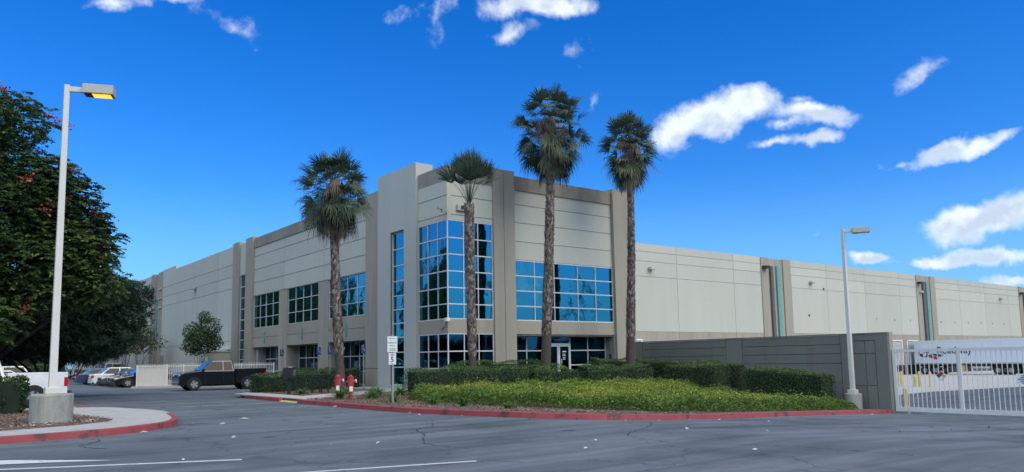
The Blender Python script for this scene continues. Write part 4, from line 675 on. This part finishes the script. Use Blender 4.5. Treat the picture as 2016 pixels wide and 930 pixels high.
# ground cover
def inpoly(x, y, poly):
    ins = np.zeros(len(x), bool); j = len(poly) - 1
    for i in range(len(poly)):
        xi, yi = poly[i]; xj, yj = poly[j]; c = ((yi > y) != (yj > y)) & (x < (xj - xi) * (y - yi) / (yj - yi + 1e-9) + xi); ins ^= c; j = i
    return ins
gp = [(-5.0, -5.0), (-6.2, -6.8), (-6.6, -8.6), (-6.3, -10.5), (-5.7, -12.2), (-4.9, -13.6), (-4.1, -15.0), (-3.6, -16.4), (-2.8, -16.8), (-1.2, -16.7), (3.1, -15.9), (7.5, -15.3), (10.8, -14.7), (11.3, -14.0), (9.5, -11.5), (9.0, -10), (9.0, -5.6), (4.4, -5.2), (-4, -4.6)]
NG = 270000; X = rng.uniform(-7.4, 11.5, NG); Y = rng.uniform(-17, -4.5, NG); k = inpoly(X, Y, gp); X, Y = X[k], Y[k]
def lump(x, y): return .5 + .2 * np.sin(x * 2.3 + np.sin(y * 1.7) * 1.3) + .2 * np.sin(y * 2.9 + np.sin(x * 1.3) * 1.7) + .22 * np.sin(x * 6.1 + 2 * np.sin(y * 3.3)) * np.sin(y * 5.3 + 2 * np.sin(x * 2.7))
def edge_d(x, y):
    d = np.full(len(x), 9.)
    for (ax, ay), (bx, by) in zip(gp, gp[1:] + gp[:1]):
        t = np.clip(((x - ax) * (bx - ax) + (y - ay) * (by - ay)) / ((bx - ax) ** 2 + (by - ay) ** 2), 0, 1); d = np.minimum(d, np.hypot(x - ax - t * (bx - ax), y - ay - t * (by - ay)))
    return d
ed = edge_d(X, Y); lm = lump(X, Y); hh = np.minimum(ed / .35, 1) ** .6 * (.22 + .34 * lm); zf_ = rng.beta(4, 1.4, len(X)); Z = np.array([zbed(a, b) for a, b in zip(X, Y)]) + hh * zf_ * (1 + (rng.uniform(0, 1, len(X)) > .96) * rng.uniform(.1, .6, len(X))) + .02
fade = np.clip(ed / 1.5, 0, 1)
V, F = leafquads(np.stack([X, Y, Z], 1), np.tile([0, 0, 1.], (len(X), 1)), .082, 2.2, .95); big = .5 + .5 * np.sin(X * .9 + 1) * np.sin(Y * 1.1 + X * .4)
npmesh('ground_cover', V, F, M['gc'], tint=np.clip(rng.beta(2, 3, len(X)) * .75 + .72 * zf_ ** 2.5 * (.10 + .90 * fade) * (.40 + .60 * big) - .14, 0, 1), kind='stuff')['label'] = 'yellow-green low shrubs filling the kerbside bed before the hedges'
# strap leaf plants
def strap(loc, label, n=46, L_=.5, seed=0):
    r = np.random.default_rng(seed); o = empty('strap_leaf_plant', label, 'plant', loc, 0, 'strap leaved tufts in the mulch'); V = []; F = []
    for i in range(n):
        a = r.uniform(0, 6.28); el = r.uniform(.5, 1.45); l = L_ * r.uniform(.9, 1.6); d = np.array([math.cos(a), math.sin(a), 0]); sd_ = np.array([-d[1], d[0], 0]) * .02; p = d * r.uniform(0, .07); zc = 0.; k = len(V); st = 6
        for j in range(st + 1):
            t = j / st; e_ = el - t * 1.9; V += [tuple(p + sd_ * (1 - t * .8) + [0, 0, zc]), tuple(p - sd_ * (1 - t * .8) + [0, 0, zc])]; p = p + d * math.cos(e_) * l / st; zc = max(zc + math.sin(e_) * l / st, .01)
        F += [(k + 2 * j, k + 2 * j + 1, k + 2 * j + 3, k + 2 * j + 2) for j in range(st)]
    npmesh('blades', np.array(V), np.array(F), M['strap'], o, r.uniform(0, 1, len(F)))
ST = [(-7.75, -4.4, .55, 'strap leaved tuft at the left foot of the red standpipes'), (-6.3, -4.6, .6, 'strap leaved tuft just right of the red standpipes'), (-5.9, -3.7, .55, 'strap leaved tuft behind the right standpipe'), (-5.4, -2.9, .6, 'full strap leaved tuft before the tower foot'), (-4.9, -3.9, .65, 'largest strap leaved tuft nearest the tower'),
      (-6.9, -5.3, .5, 'front strap leaved tuft between standpipes and sign post'), (-7.5, -8.1, .45, 'small strap leaved tuft at the foot of the parking sign'), (-7.3, -10.3, .45, 'strap leaved tuft at the left tip of the yellow-green shrubs'), (-7.3, -12.0, .45, 'second strap leaved tuft in front of the yellow-green shrubs'), (-7.1, -14.0, .28, 'tiny tuft alone in mulch near the kerb bend'),
      (-6.9, 1.2, .45, 'strap leaved tuft right of the mailbox post'), (-6.4, -1.7, .5, 'strap leaved tuft left of the palm base beyond the path'), (-5.7, -.9, .5, 'strap leaved tuft at the foot of the left palm')]
for i, (x, y, l, lb) in enumerate(ST): strap((x, y, zbed(x, y)), lb, 90, l, 40 + i)
# wood chips and litter
def scatter(name, poly, n, size, m, zf, label, seed=3, asp=3., bbox=None):
    r = np.random.default_rng(seed); xs = [p[0] for p in poly]; ys = [p[1] for p in poly]; x = r.uniform(max(min(xs), -26), max(xs), n); y = r.uniform(min(ys), max(ys), n); k = inpoly(x, y, poly); x, y = x[k], y[k]
    z = np.array([zf(a, b) for a, b in zip(x, y)]) + .015 + r.uniform(0, .02, len(x)); V, F = leafquads(np.stack([x, y, z], 1), np.tile([0, 0, 1.], (len(x), 1)), size, asp, .35); npmesh(name, V, F, m, tint=r.beta(2, 2.5, len(x)), kind='stuff')['label'] = label
scatter('wood_chips', [(-8.6, -3.2), (-8.7, -11), (-7.9, -14.7), (-6, -16.9), (-3.5, -17.1), (-2, -16.9), (-4.5, -12), (-4, -3.5), (-7.8, -2.7)], 24000, .07, M['chip'], zbed, 'brown bark chips over the kerbside planting bed'); scatter('wood_chips', mulchL, 30000, .06, M['chip'], lambda x, y: .172, 'brown bark chips around the left lamp base', 4)
scatter('wood_chips', [(-7.2, -.2), (-7.2, 5), (-5.2, 6.4), (-3, 6), (-3, 2.4)], 5000, .07, M['chip'], zbed, 'brown bark chips behind the path', 5); scatter('leaf_litter', [(-19, -9.6), (-19, -11), (-17, -10.4), (-16.6, -9.5), (-17.5, -9)], 160, .09, M['litter'], lambda x, y: .18, 'dry pale leaves at the foot of the left lamp', 6, 1.6)
rl = np.random.default_rng(5); lx = np.concatenate([inward(runB, -.25)[::3, 0] + rl.normal(0, .15, len(runB[::3])), rl.uniform(-19, 4, 26)]); ly = np.concatenate([inward(runB, -.25)[::3, 1] + rl.normal(0, .15, len(runB[::3])), rl.uniform(-24, -17.5, 26)])
k = rl.uniform(0, 1, len(lx)) < .75; lx, ly = lx[k], ly[k]; V, F = leafquads(np.stack([lx, ly, [zroad(a, b) + .02 for a, b in zip(lx, ly)]], 1), np.tile([0, 0, 1.], (len(lx), 1)), .10, 1.6, .35)
npmesh('leaf_litter', V, F, M['litter'], tint=rl.uniform(.2, 1, len(lx)), kind='stuff')['label'] = 'scattered dry leaves and scraps on the asphalt and along the kerb'
scr = [((-13.2, -9.9), .16), ((-14.2, -11.3), .12), ((-16.3, -12.35), .15), ((-15.2, -15.2), .07), ((-8.9, -6.6), .14), ((-2.0, -19.0), .1), ((-9.2, -12.6), .1)]
slb = ['crumpled white paper scrap right of the left island tip', 'small pale scrap near the left island corner', 'flat white scrap against the red kerb of left island', 'tiny pale scrap on asphalt above the long white line', 'pale scrap in the gutter near the sign post', 'dark-edged scrap in open asphalt on the right', 'white scrap in gutter where the kerb bends']
for ((x, y), s_), lb in zip(scr, slb):
    mb = MB(); z = zroad(x, y) + .006; n_ = 7; pts = [(x + s_ * random.uniform(.2, .9) * math.cos(a) * 1.2, y + s_ * random.uniform(.2, .6) * math.sin(a), z + random.uniform(0, .03)) for a in np.linspace(0, 6.28, n_ + 1)[:-1]]; c = (x, y, z + .05)
    for i in range(n_): mb.poly([c, pts[i], pts[(i + 1) % n_]])
    mb.build('paper_scrap', M['greycurb'], label=lb, cat='litter', group='paper scraps on the asphalt')
# palms
def fanfrond(org, az, el, pl, bl, r, nseg=24, droop=.5, spread=1.9, tip=.55, roll=.55):
    V = []; F = []; d = np.array([math.cos(az) * math.cos(el), math.sin(az) * math.cos(el), math.sin(el)]); side = np.array([-math.sin(az), math.cos(az), 0]); p = np.array(org, float)
    q = p + d * pl; q[2] -= pl * .12 * math.cos(el); k = 0; w = side * .02; V += [p + w, p - w, q - w * .6, q + w * .6]; F.append((0, 1, 2, 3))
    d2 = unit(d + np.array([0, 0, -tip * r.uniform(.6, 1.3) * abs(math.cos(el))])); up = np.cross(side, d2); up = up if up[2] > 0 or el > 1.2 else -up
    ro = r.normal(0, roll); up, side = up * math.cos(ro) + side * math.sin(ro), side * math.cos(ro) - up * math.sin(ro)
    for i in range(nseg):
        a = -spread + 2 * spread * i / (nseg - 1); a += r.normal(0, .04); l = bl * (1 - .28 * abs(a) / spread) * r.uniform(.85, 1.1); dir_ = unit(d2 * math.cos(a) + side * math.sin(a) + up * .12 * abs(math.sin(a))); wd = unit(np.cross(dir_, up)) * .022
        m_ = q + dir_ * l * .55; m_[2] -= .05 * l; t_ = q + dir_ * l * .86; t_[2] -= droop * l * r.uniform(.25, .6); e_ = t_ + dir_ * l * .1; e_[2] -= droop * l * r.uniform(.1, .55); k = len(V)
        V += [q + wd * .25, q - wd * .25, m_ - wd, m_ + wd, t_ - wd * .45, t_ + wd * .45, e_ - wd * .1, e_ + wd * .1]; F += [(k, k + 1, k + 2, k + 3), (k + 3, k + 2, k + 4, k + 5), (k + 5, k + 4, k + 6, k + 7)]
    return V, F
def palm(label, base, top, rb, rt_, nf, rad, zspan, seed, skirt=26, young=False, boots=900):
    r = np.random.default_rng(seed); o = empty('palm_tree', label, 'palm tree', base, 0, 'fan palms before the office'); b = np.array([0, 0, -.1]); t = np.array(top, float) - np.array(base, float); n = 16; pts = []; rs = []
    ph = r.uniform(0, 6, 3)
    for i in range(n + 1):
        s = i / n; p = b + (t - b) * s + np.array([math.sin(s * 3.1 + ph[0]) * .10, math.sin(s * 2.7 + ph[1]) * .08, 0]) * s * (1 - s) * 3; pts.append(p); rs.append((rb * 1.25 if i == 0 else rb * (1 - s) + rt_ * s) * (1 + .05 * math.sin(i * 1.7 + ph[2])))
    tr_ = MB().tube([tuple(p) for p in pts], rs, 14).build('trunk', M['palmcore'], o, smooth=True)
    # leaf-base boots in a criss-cross pattern
    V = []; F = []; pa = np.array(pts); H_ = t[2]
    for i in range(boots):
        s = .19 + .81 * i / boots; z = s; c = np.array([np.interp(z, np.linspace(0, 1, n + 1), pa[:, j]) for j in range(3)]); rr = np.interp(z, np.linspace(0, 1, n + 1), rs); a = i * 2.39996 + r.normal(0, .15); d = np.array([math.cos(a), math.sin(a), 0]); sd_ = np.array([-d[1], d[0], 0]); w = .06 * r.uniform(.7, 1.2); h_ = .16 * r.uniform(.7, 1.3); out = r.uniform(.02, .075)
        p0 = c + d * rr * .97; k = len(V); V += [p0 + sd_ * w, p0 - sd_ * w, p0 - sd_ * w * .5 + d * out + [0, 0, h_], p0 + sd_ * w * .5 + d * out + [0, 0, h_]]; F.append((k, k + 1, k + 2, k + 3))
    npmesh('leaf_bases', np.array(V), np.array(F), M['palmbark'], o, r.uniform(0, 1, len(F)))
    def fan(q, org, az, pitch, bl, droop, spread, tl, th):
        d = np.array([math.cos(az) * math.cos(pitch), math.sin(az) * math.cos(pitch), math.sin(pitch)]); side = np.array([-math.sin(az), math.cos(az), 0.]); up = np.cross(side, d); up = -up if up[2] < 0 and pitch > -1 else up
        ro = r.normal(0, .45); up, side = up * math.cos(ro) + side * math.sin(ro), side * math.cos(ro) - up * math.sin(ro)
        V = []; F = []; w = side * .018; m0 = (q + org) / 2 + [0, 0, .12]; V += [org + w, org - w, m0 - w * .8, m0 + w * .8, q - w * .6, q + w * .6]; F += [(0, 1, 2, 3), (3, 2, 4, 5)]; ns = 22
        for i in range(ns):
            a = -spread + 2 * spread * i / (ns - 1) + r.normal(0, .035); l = bl * (1 - .25 * abs(a) / spread) * r.uniform(.85, 1.12); dr = unit(d * math.cos(a) + side * math.sin(a) + up * .22 * abs(math.sin(a))); wd = unit(np.cross(dr, up)) * .024
            m_ = q + dr * l * .5; m_[2] -= .04 * l; t_ = q + dr * l * .8; t_[2] -= droop * l * r.uniform(.1, .35); e_ = t_ + dr * l * .12; e_[2] -= droop * l * r.uniform(.15, .55); k = len(V)
            V += [q + wd * .3, q - wd * .3, m_ - wd, m_ + wd, t_ - wd * .5, t_ + wd * .5, e_ - wd * .12, e_ + wd * .12]; F += [(k, k + 1, k + 2, k + 3), (k + 3, k + 2, k + 4, k + 5), (k + 5, k + 4, k + 6, k + 7)]
        return V, F
    zt, zb = zspan
    for part, cnt, mm in (('crown', nf, 'frond'), ('dead_fronds', skirt, 'dead')):
        if not cnt: continue
        V = []; F = []; tint = []
        for i in range(cnt):
            s = (i + .5) / cnt; az = i * 2.39996 + r.normal(0, .25); dead = part == 'dead_fronds'; hub_t, hub_b = zt - .75, zb + .55
            if young: zq = 1.85 - .8 * s; rh = rad * (.08 + .36 * s) * r.uniform(.8, 1.1); pitch = 1.45 - .75 * s + r.normal(0, .12); bl = 1.05; dr_ = .14; sp_ = 1.2; org = t + [0, 0, -.05]
            elif not dead:
                zq = hub_t - (hub_t - hub_b) * s; u = (zq - (hub_t + hub_b) / 2) / ((hub_t - hub_b) / 2); rh = (rad - .52) * max(1 - abs(u) ** 3.2, .12) ** .5 * r.uniform(.55, 1.1); pitch = 1.15 - 2.35 * s + r.normal(0, .25); bl = .82 * r.uniform(.85, 1.15); dr_ = .35 + .4 * s; sp_ = 1.5; org = t + [0, 0, min(zq * .5, .05) - .1]
            else:
                zq = hub_b + (hub_t - hub_b) * (.75 * r.uniform(0, 1) ** 1.3) - .1; rh = rad * r.uniform(.12, .42); pitch = -1.35 + r.normal(0, .12); bl = r.uniform(.6, .95); dr_ = .4; sp_ = .7; org = t + [0, 0, min(zq * .6, 0)]
            q = np.array([t[0] + math.cos(az) * rh, t[1] + math.sin(az) * rh, t[2] + zq]); v, f = fan(q, np.array(org, float), az, pitch, bl, dr_, sp_, 0, 1); k = len(V); V += v; F += [tuple(a_ + k for a_ in q_) for q_ in f]; tt = r.uniform(.05, .85); tint += list(np.clip(tt + r.normal(0, .1, len(f)), 0, 1))
        npmesh(part, np.array(V), np.array(F), M[mm], o, np.array(tint))
    return o
palm('wide drooping fan palm standing alone in front of the left wing windows', (-5.25, .75, .12), (-5.65, .75, 9.75), .22, .15, 96, 1.75, (1.75, -2.4), 1, 46)
palm('shortest palm with few upright fronds and thick trunk before the glass corner', (-.45, -2.7, .15), (-.6, -2.8, 8.65), .18, .20, 36, 2.3, (1, 0), 2, 0, True, 1000)
palm('tallest palm with shaggy crown between the glass corner and entrance', (3.75, -2.8, .15), (4.38, -3.0, 13.55), .25, .185, 120, 1.95, (2.0, -2.9), 3, 58, False, 1200)
palm('right palm with narrow crown over the tan end pillar', (9.6, -2.9, .1), (10.02, -3.0, 13.5), .26, .12, 92, 1.62, (1.75, -2.7), 4, 60, False, 1100)
# broad-leaf trees
def limbs(mb, base, height, r0, clumps, seed):
    r = np.random.default_rng(seed); b = np.array(base, float); fork = b + [0, 0, height * .33]; mb.tube([tuple(b + [0, 0, -.1]), tuple(b + [.03, .02, height * .17]), tuple(fork)], [r0 * 1.15, r0, r0 * .8], 10)
    for c in clumps: c = np.array(c[:3], float); m_ = (fork + c) / 2 + r.normal(0, .25, 3); mb.tube([tuple(fork - [0, 0, .1]), tuple(m_), tuple(c)], [r0 * .4, r0 * .2, r0 * .06], 6)
def tree(name, label, loc, clumps, trunk_h, r0, mt, n, size, seed, asp=2., spray=0, group=None, pods=0, needle=False, wood='bark', ):
    r = np.random.default_rng(seed); o = empty(name, label, 'tree', loc, 0, group); mb = MB(); limbs(mb, (0, 0, 0), trunk_h * 3, r0, clumps, seed); mb.build('trunk', M[wood], o, smooth=True)
    vol = np.array([c[3] * c[4] for c in clumps]); cnt = (vol / vol.sum() * n).astype(int); PP = []; NN_ = []
    for c, k in zip(clumps, cnt):
        d = unit(r.normal(0, 1, (k, 3))); rad = r.uniform(.35, 1., k) ** .5; nb = 1 + .22 * np.sin(d[:, 0] * 5 + c[0]) * np.sin(d[:, 1] * 6 + c[1]) * np.sin(d[:, 2] * 5 + c[2]) ; PP.append(np.array(c[:3]) + d * (rad * nb)[:, None] * [c[3], c[3], c[4]]); NN_.append(d + [0, 0, .4])
    P = np.concatenate(PP); Nn = np.concatenate(NN_)
    if spray:   # compound leaves: leaflets in pairs along a drooping rachis
        m_ = len(P); az = r.uniform(0, 6.28, m_); d = unit(np.stack([np.cos(az), np.sin(az), r.uniform(-.55, .15, m_)], 1) + Nn * .6); L_ = r.uniform(.3, .5, m_); q = []; dr = []
        for j in range(spray):
            t = (j // 2 + 1) / (spray / 2); sgn = 1 if j % 2 else -1; sd_ = unit(np.cross(d, [0, 0, 1.])); c = P + d * (L_ * t)[:, None]; c[:, 2] -= L_ * .35 * t * t; q.append(c + sd_ * sgn * .07 * (1.1 - .4 * t)); dr.append(sd_ * sgn + d * .5)
        Pq = np.concatenate(q); Nq = np.tile([0, 0, 1.], (len(Pq), 1)); V, F = leafquads(Pq, Nq + r.normal(0, .45, Nq.shape), size, asp, .25, .5, np.concatenate(dr)); cb = np.repeat(r.uniform(-.18, .22, len(cnt)), cnt); tint = np.tile(r.beta(2, 3, m_) * .8 + cb, spray) + r.normal(0, .07, len(Pq))
    elif needle:  # tufts of needles
        m_ = len(P); k = 7; Pq = np.repeat(P, k, 0); dd = unit(np.repeat(Nn, k, 0) + r.normal(0, .7, (m_ * k, 3))); V, F = leafquads(Pq + dd * size * .5, r.normal(0, 1, (m_ * k, 3)), size, asp, .2, 0, dd); tint = np.repeat(r.uniform(0, 1, m_), k) * .7 + r.uniform(0, .3, m_ * k)
    else: V, F = leafquads(P, Nn, size, asp, .7, .3); tint = r.beta(2, 3, len(P))
    npmesh('crown', V, F, M[mt], o, tint)
    if pods:
        cs = [c for c in clumps if True]; PP = []
        for i in range(pods):
            c = cs[r.integers(len(cs))]; d = unit(np.array([r.normal(.3, .8), r.normal(-.8, .5), r.normal(.35, .6)])); ctr = np.array(c[:3]) + d * [c[3], c[3], c[4]] * 1.08; PP.append(ctr + r.normal(0, .17, (42, 3)) * [1, 1, .8])
        for a, z in ((-3.6, 13.6), (-2.6, 13.9), (-1.6, 14.0), (-.6, 14.0), (.4, 13.8), (2.6, 12.4), (3.1, 12.0), (4.9, 8.0), (5.1, 6.6), (4.6, 5.3), (2.2, 3.6), (-1.0, 8.8)):
            ctr = np.array([.79 * a, -.613 * a, z]); PP.append(ctr + r.normal(0, .2, (60, 3)) * [1, 1, .7])
        P = np.concatenate(PP); V, F = leafquads(P, r.normal(0, 1, P.shape), .105, 1.2, .5); npmesh('seed_pods', V, F, M['pod'], o, r.uniform(0, 1, len(P)))
    return o
rr = np.random.default_rng(21); cl = []
# big flowering tree: clumps given as (right, up, depth) offsets from its trunk in view-aligned plan axes
Rv = np.array([.79, -.613, 0]); Fv = np.array([.616, .788, 0])
for a, z, b, r1, r2 in ((-1.0, 12.4, 0, 2.0, 1.5), (1.2, 12.1, -.5, 1.5, 1.2), (-3, 12.2, 0, 2, 1.5), (-4.4, 3.4, -2, 2.6, 1.6), (-2.6, 3.0, -2.6, 2.2, 1.3), (-.6, 3.0, -2.6, 2.0, 1.2), (1.4, 3.4, -2.4, 1.8, 1.1), (-4.8, 2.6, -2.6, 2.2, 1.1), (4.6, 6.2, -.4, 1.3, 1.0), (4.4, 7.1, .2, 1.2, .9), (3.9, 8.0, 0, 1.3, .9), (5.3, 4.9, -.4, 1.0, .7), (3.2, 9.0, .2, 1.3, 1.0), (2.4, 9.9, 0, 1.3, .9), (-4.2, 9.6, .5, 2, 1.6), (-5.5, 6, 0, 2.4, 2), (-3, 10.2, 0, 2.2, 1.7), (1.4, 9.6, 0, 1.9, 1.4), (2.6, 8.6, -.6, 1.7, 1.2), (0, 9.3, -1.5, 2.2, 1.6), (-2, 8.5, -1.8, 2.3, 1.7), (3.1, 7.6, .4, 1.7, 1.2), (3.7, 6.7, -.5, 1.5, 1.1), (1.4, 7.6, -2, 2.1, 1.6), (-.6, 7.0, -2.2, 2.2, 1.5), (-3.4, 7.0, -1, 2.4, 1.8),
                        (2.6, 5.9, -1.2, 1.9, 1.2), (4.2, 5.3, -.6, 1.2, .9), (.8, 5.5, -2, 2.0, 1.4), (-1.6, 5.4, -2, 2.2, 1.5), (-3.6, 5.0, -1, 2.4, 1.6), (4.7, 4.6, -.2, .9, .6), (3.0, 4.6, -.6, 1.6, .9), (-4.6, 8.6, 0, 2.2, 2), (.3, 8.2, 1.6, 2.4, 2), (2.4, 6.6, 1.6, 2.0, 1.6), (-1, 4.2, -.8, 2.6, 1.3)): cl.append((*(Rv * a + Fv * b)[:2], z, r1, r2))
tree('flowering_tree', 'big dark green tree with clusters of red seed pods behind the left lamp', (-18.3, 8.6, .1), cl, 1.4, .3, 'gleaf', 24000, .19, 31, 2.1, 12, pods=12)
cl = []
for a, z, b, r1, r2 in ((0.4, 2.7, -.4, 2.4, .9), (-2.4, 2.7, -.4, 2.4, .9), (2.6, 2.5, -.3, 1.6, .7), (1.5, 2.2, .5, 1.8, .6), (0, 4.6, 0, 2.6, 1.5), (-2.6, 4.4, 0, 2.4, 1.5), (2.2, 4.6, 0, 2.0, 1.3), (3.6, 5.0, -.3, 1.3, 1.0), (3.9, 4.1, 0, 1.3, .9), (1.4, 3.3, -.6, 2.2, 1.1), (-1.2, 3.2, -.8, 2.4, 1.2), (3.2, 3.1, -.2, 1.6, .8), (-4, 3.4, 0, 2.2, 1.3), (0, 5.7, .5, 2, 1.1), (-4.5, 5.2, .5, 2.4, 1.5), (2.9, 5.6, .2, 1.1, .7), (4.5, 5.1, .1, .8, .7)): cl.append((*(Rv * a + Fv * b)[:2], z, r1, r2))
tree('pine_tree', 'dark spreading pine below and behind the big flowering tree', (-15.1, 14.6, .05), cl, .75, .17, 'pine', 19000, .26, 32, 7, needle=True)
tree('pine_tree', 'far dark pine filling the left frame edge behind parked cars', (-25.5, 22, 0), [(c[0] * 1.1, c[1] * 1.1, c[2] * 1.15, c[3] * 1.1, c[4] * 1.2) for c in cl], .9, .2, 'pine', 7000, .34, 33, 6, needle=True)
# small trees along the building
tree('round_tree', 'small full round tree before the pale wall above the black pickup', (-3.0, 30.2, .1), [(0, 0, 3.2, 1.15, 1.1), (.5, -.4, 4.3, .9, .9), (-.5, .3, 4.0, .85, .8), (.2, 0, 5.1, .55, .55), (-.7, 0, 2.9, .8, .7), (.8, -.5, 3.2, .75, .7), (-.3, -.5, 3.6, .8, .8)], .6, .075, 'dleaf', 5200, .17, 34, 1.8)
tree('sparse_tree', 'thin sparse tree with bare twigs before the tan fins', (-4.2, 44.5, 0), [(0, 0, 3.3, 1.5, .9), (-.9, .8, 3.8, 1.2, .8), (1.2, -1, 3.6, .9, .7), (.2, 0, 4.7, .9, .7)], .75, .09, 'dleaf', 900, .2, 35, 1.8)
tw_ = MB(); r = np.random.default_rng(3)
for i in range(34): a = r.uniform(0, 6.28); p = np.array([0, 0, 2.6 + r.uniform(0, 1.5)]); d = np.array([math.cos(a), math.sin(a), r.uniform(.2, .9)]); q1 = p + d * 1.1; q2 = q1 + d * .8 + r.normal(0, .25, 3); tw_.tube([tuple(p), tuple(q1), tuple(q2)], [.03, .018, .006], 4, False)
bt = [o for o in COL.objects if o.name.startswith('sparse_tree')][0]; tw_.build('twigs', M['bark'], bt)
far = [(-4.0, 52), (-3.6, 58.5), (-4.2, 65), (-3.5, 72), (-4, 79), (-3.8, 86), (-8, 93), (-14, 97)]
flb = ['slim tree directly behind the red sedan', 'slim tree behind the blue sedan roof', 'leaning young tree behind the grey pickup', 'tree in the wall row just past the second tan fins', 'tree far down the wall row with low crown', 'small tree near the far end of wall row', 'tree at the end of the parking aisle', 'farthest tree left of the green bush']
ft = None
for i, ((x, y), lb) in enumerate(zip(far, flb)):
    if ft is None: ft = tree('street_tree', lb, (x, y, 0), [(0, 0, 4.0, 2.2, 1.4), (1, -1, 4.6, 1.6, 1.2), (-1.2, .8, 3.8, 1.6, 1.0), (.2, 0, 5.2, 1.2, .9)], .7, .09, 'dleaf', 2600, .28, 36, 1.8, group='small trees along the left wall')
    else: dup(ft, (x, y, 0), i * 1.3, label=lb)
# trees across the street, seen in the window reflections and at the sides
bk = None
for i, (x, y, s_) in enumerate([(-62, 60, 1.1), (-60, 44, 1.0), (-64, 30, 1.25), (-60, 16, .95), (-66, 4, 1.2), (-58, -8, .9), (-66, 76, 1.2), (-60, 92, 1.1), (-70, 110, 1.3), (-44, 124, 1.2), (-34, 98, .75), (-40, 150, 1.3), (-52, 170, 1.3), (-56, 134, 1.1), (-64, -24, 1.1), (-52, -44, .8), (20, -105, .8), (48, -112, .9), (75, -118, .8), (104, -122, .95), (130, -124, .85), (-8, -98, .7)]):
    lb = f'leafy tree in the row across the street'
    if bk is None: bk = tree('shade_tree', lb, (x, y, 0), [(0, 0, 6.5, 4.2, 2.8), (2.5, 1, 5.5, 3, 2.2), (-2.6, -1, 5.2, 3.2, 2.2), (0, 1, 8.6, 2.6, 1.8), (1, -2.5, 5, 2.8, 2), (-1, 2.6, 4.2, 3, 1.8)], .9, .25, 'dleaf', 4200, .5, 37, 1.6, group='trees across the street')
    else: c = dup(bk, (x, y, 0 if x < 0 else -1), i * 1.1); c.scale = (s_ * (1.5 if x < -25 else .9),) * 2 + (s_ * (2.0 if x < -25 else .9),)
py = empty('power_pylon', 'steel lattice power pylon across the street, mirrored in the entrance windows', 'pylon', (97, -94, -1.07)); l = MB()
for sx, sy in ((-1, -1), (1, -1), (1, 1), (-1, 1)): l.tube([(sx * 2.4, sy * 2.4, 0), (sx * .7, sy * .7, 13), (sx * .25, sy * .25, 20)], .11, 5)
for k in range(7):
    z0, z1 = k * 2.6, (k + 1) * 2.6; w0, w1 = 2.4 - 1.7 * min(z0, 13) / 13, 2.4 - 1.7 * min(z1, 13) / 13
    for a, b, c, d in ((-1, -1, 1, -1), (1, -1, 1, 1), (1, 1, -1, 1), (-1, 1, -1, -1)): l.tube([(a * w0, b * w0, z0), (c * w1, d * w1, z1)], .06, 4); l.tube([(c * w0, d * w0, z0), (a * w1, b * w1, z1)], .06, 4)
l.build('lattice', M['dark'], py)
for z, w in ((13.5, 4.2), (15.8, 3.6), (18, 3.0)): MB().tube([(-w, 0, z), (0, 0, z + .5), (w, 0, z)], .12, 5).build('cross_arm', M['dark'], py)
S.cycles.max_bounces = 5; S.cycles.diffuse_bounces = 2; S.cycles.glossy_bounces = 3; S.cycles.transmission_bounces = 2; S.cycles.caustics_reflective = False; S.cycles.caustics_refractive = False; S.cycles.use_denoising = True
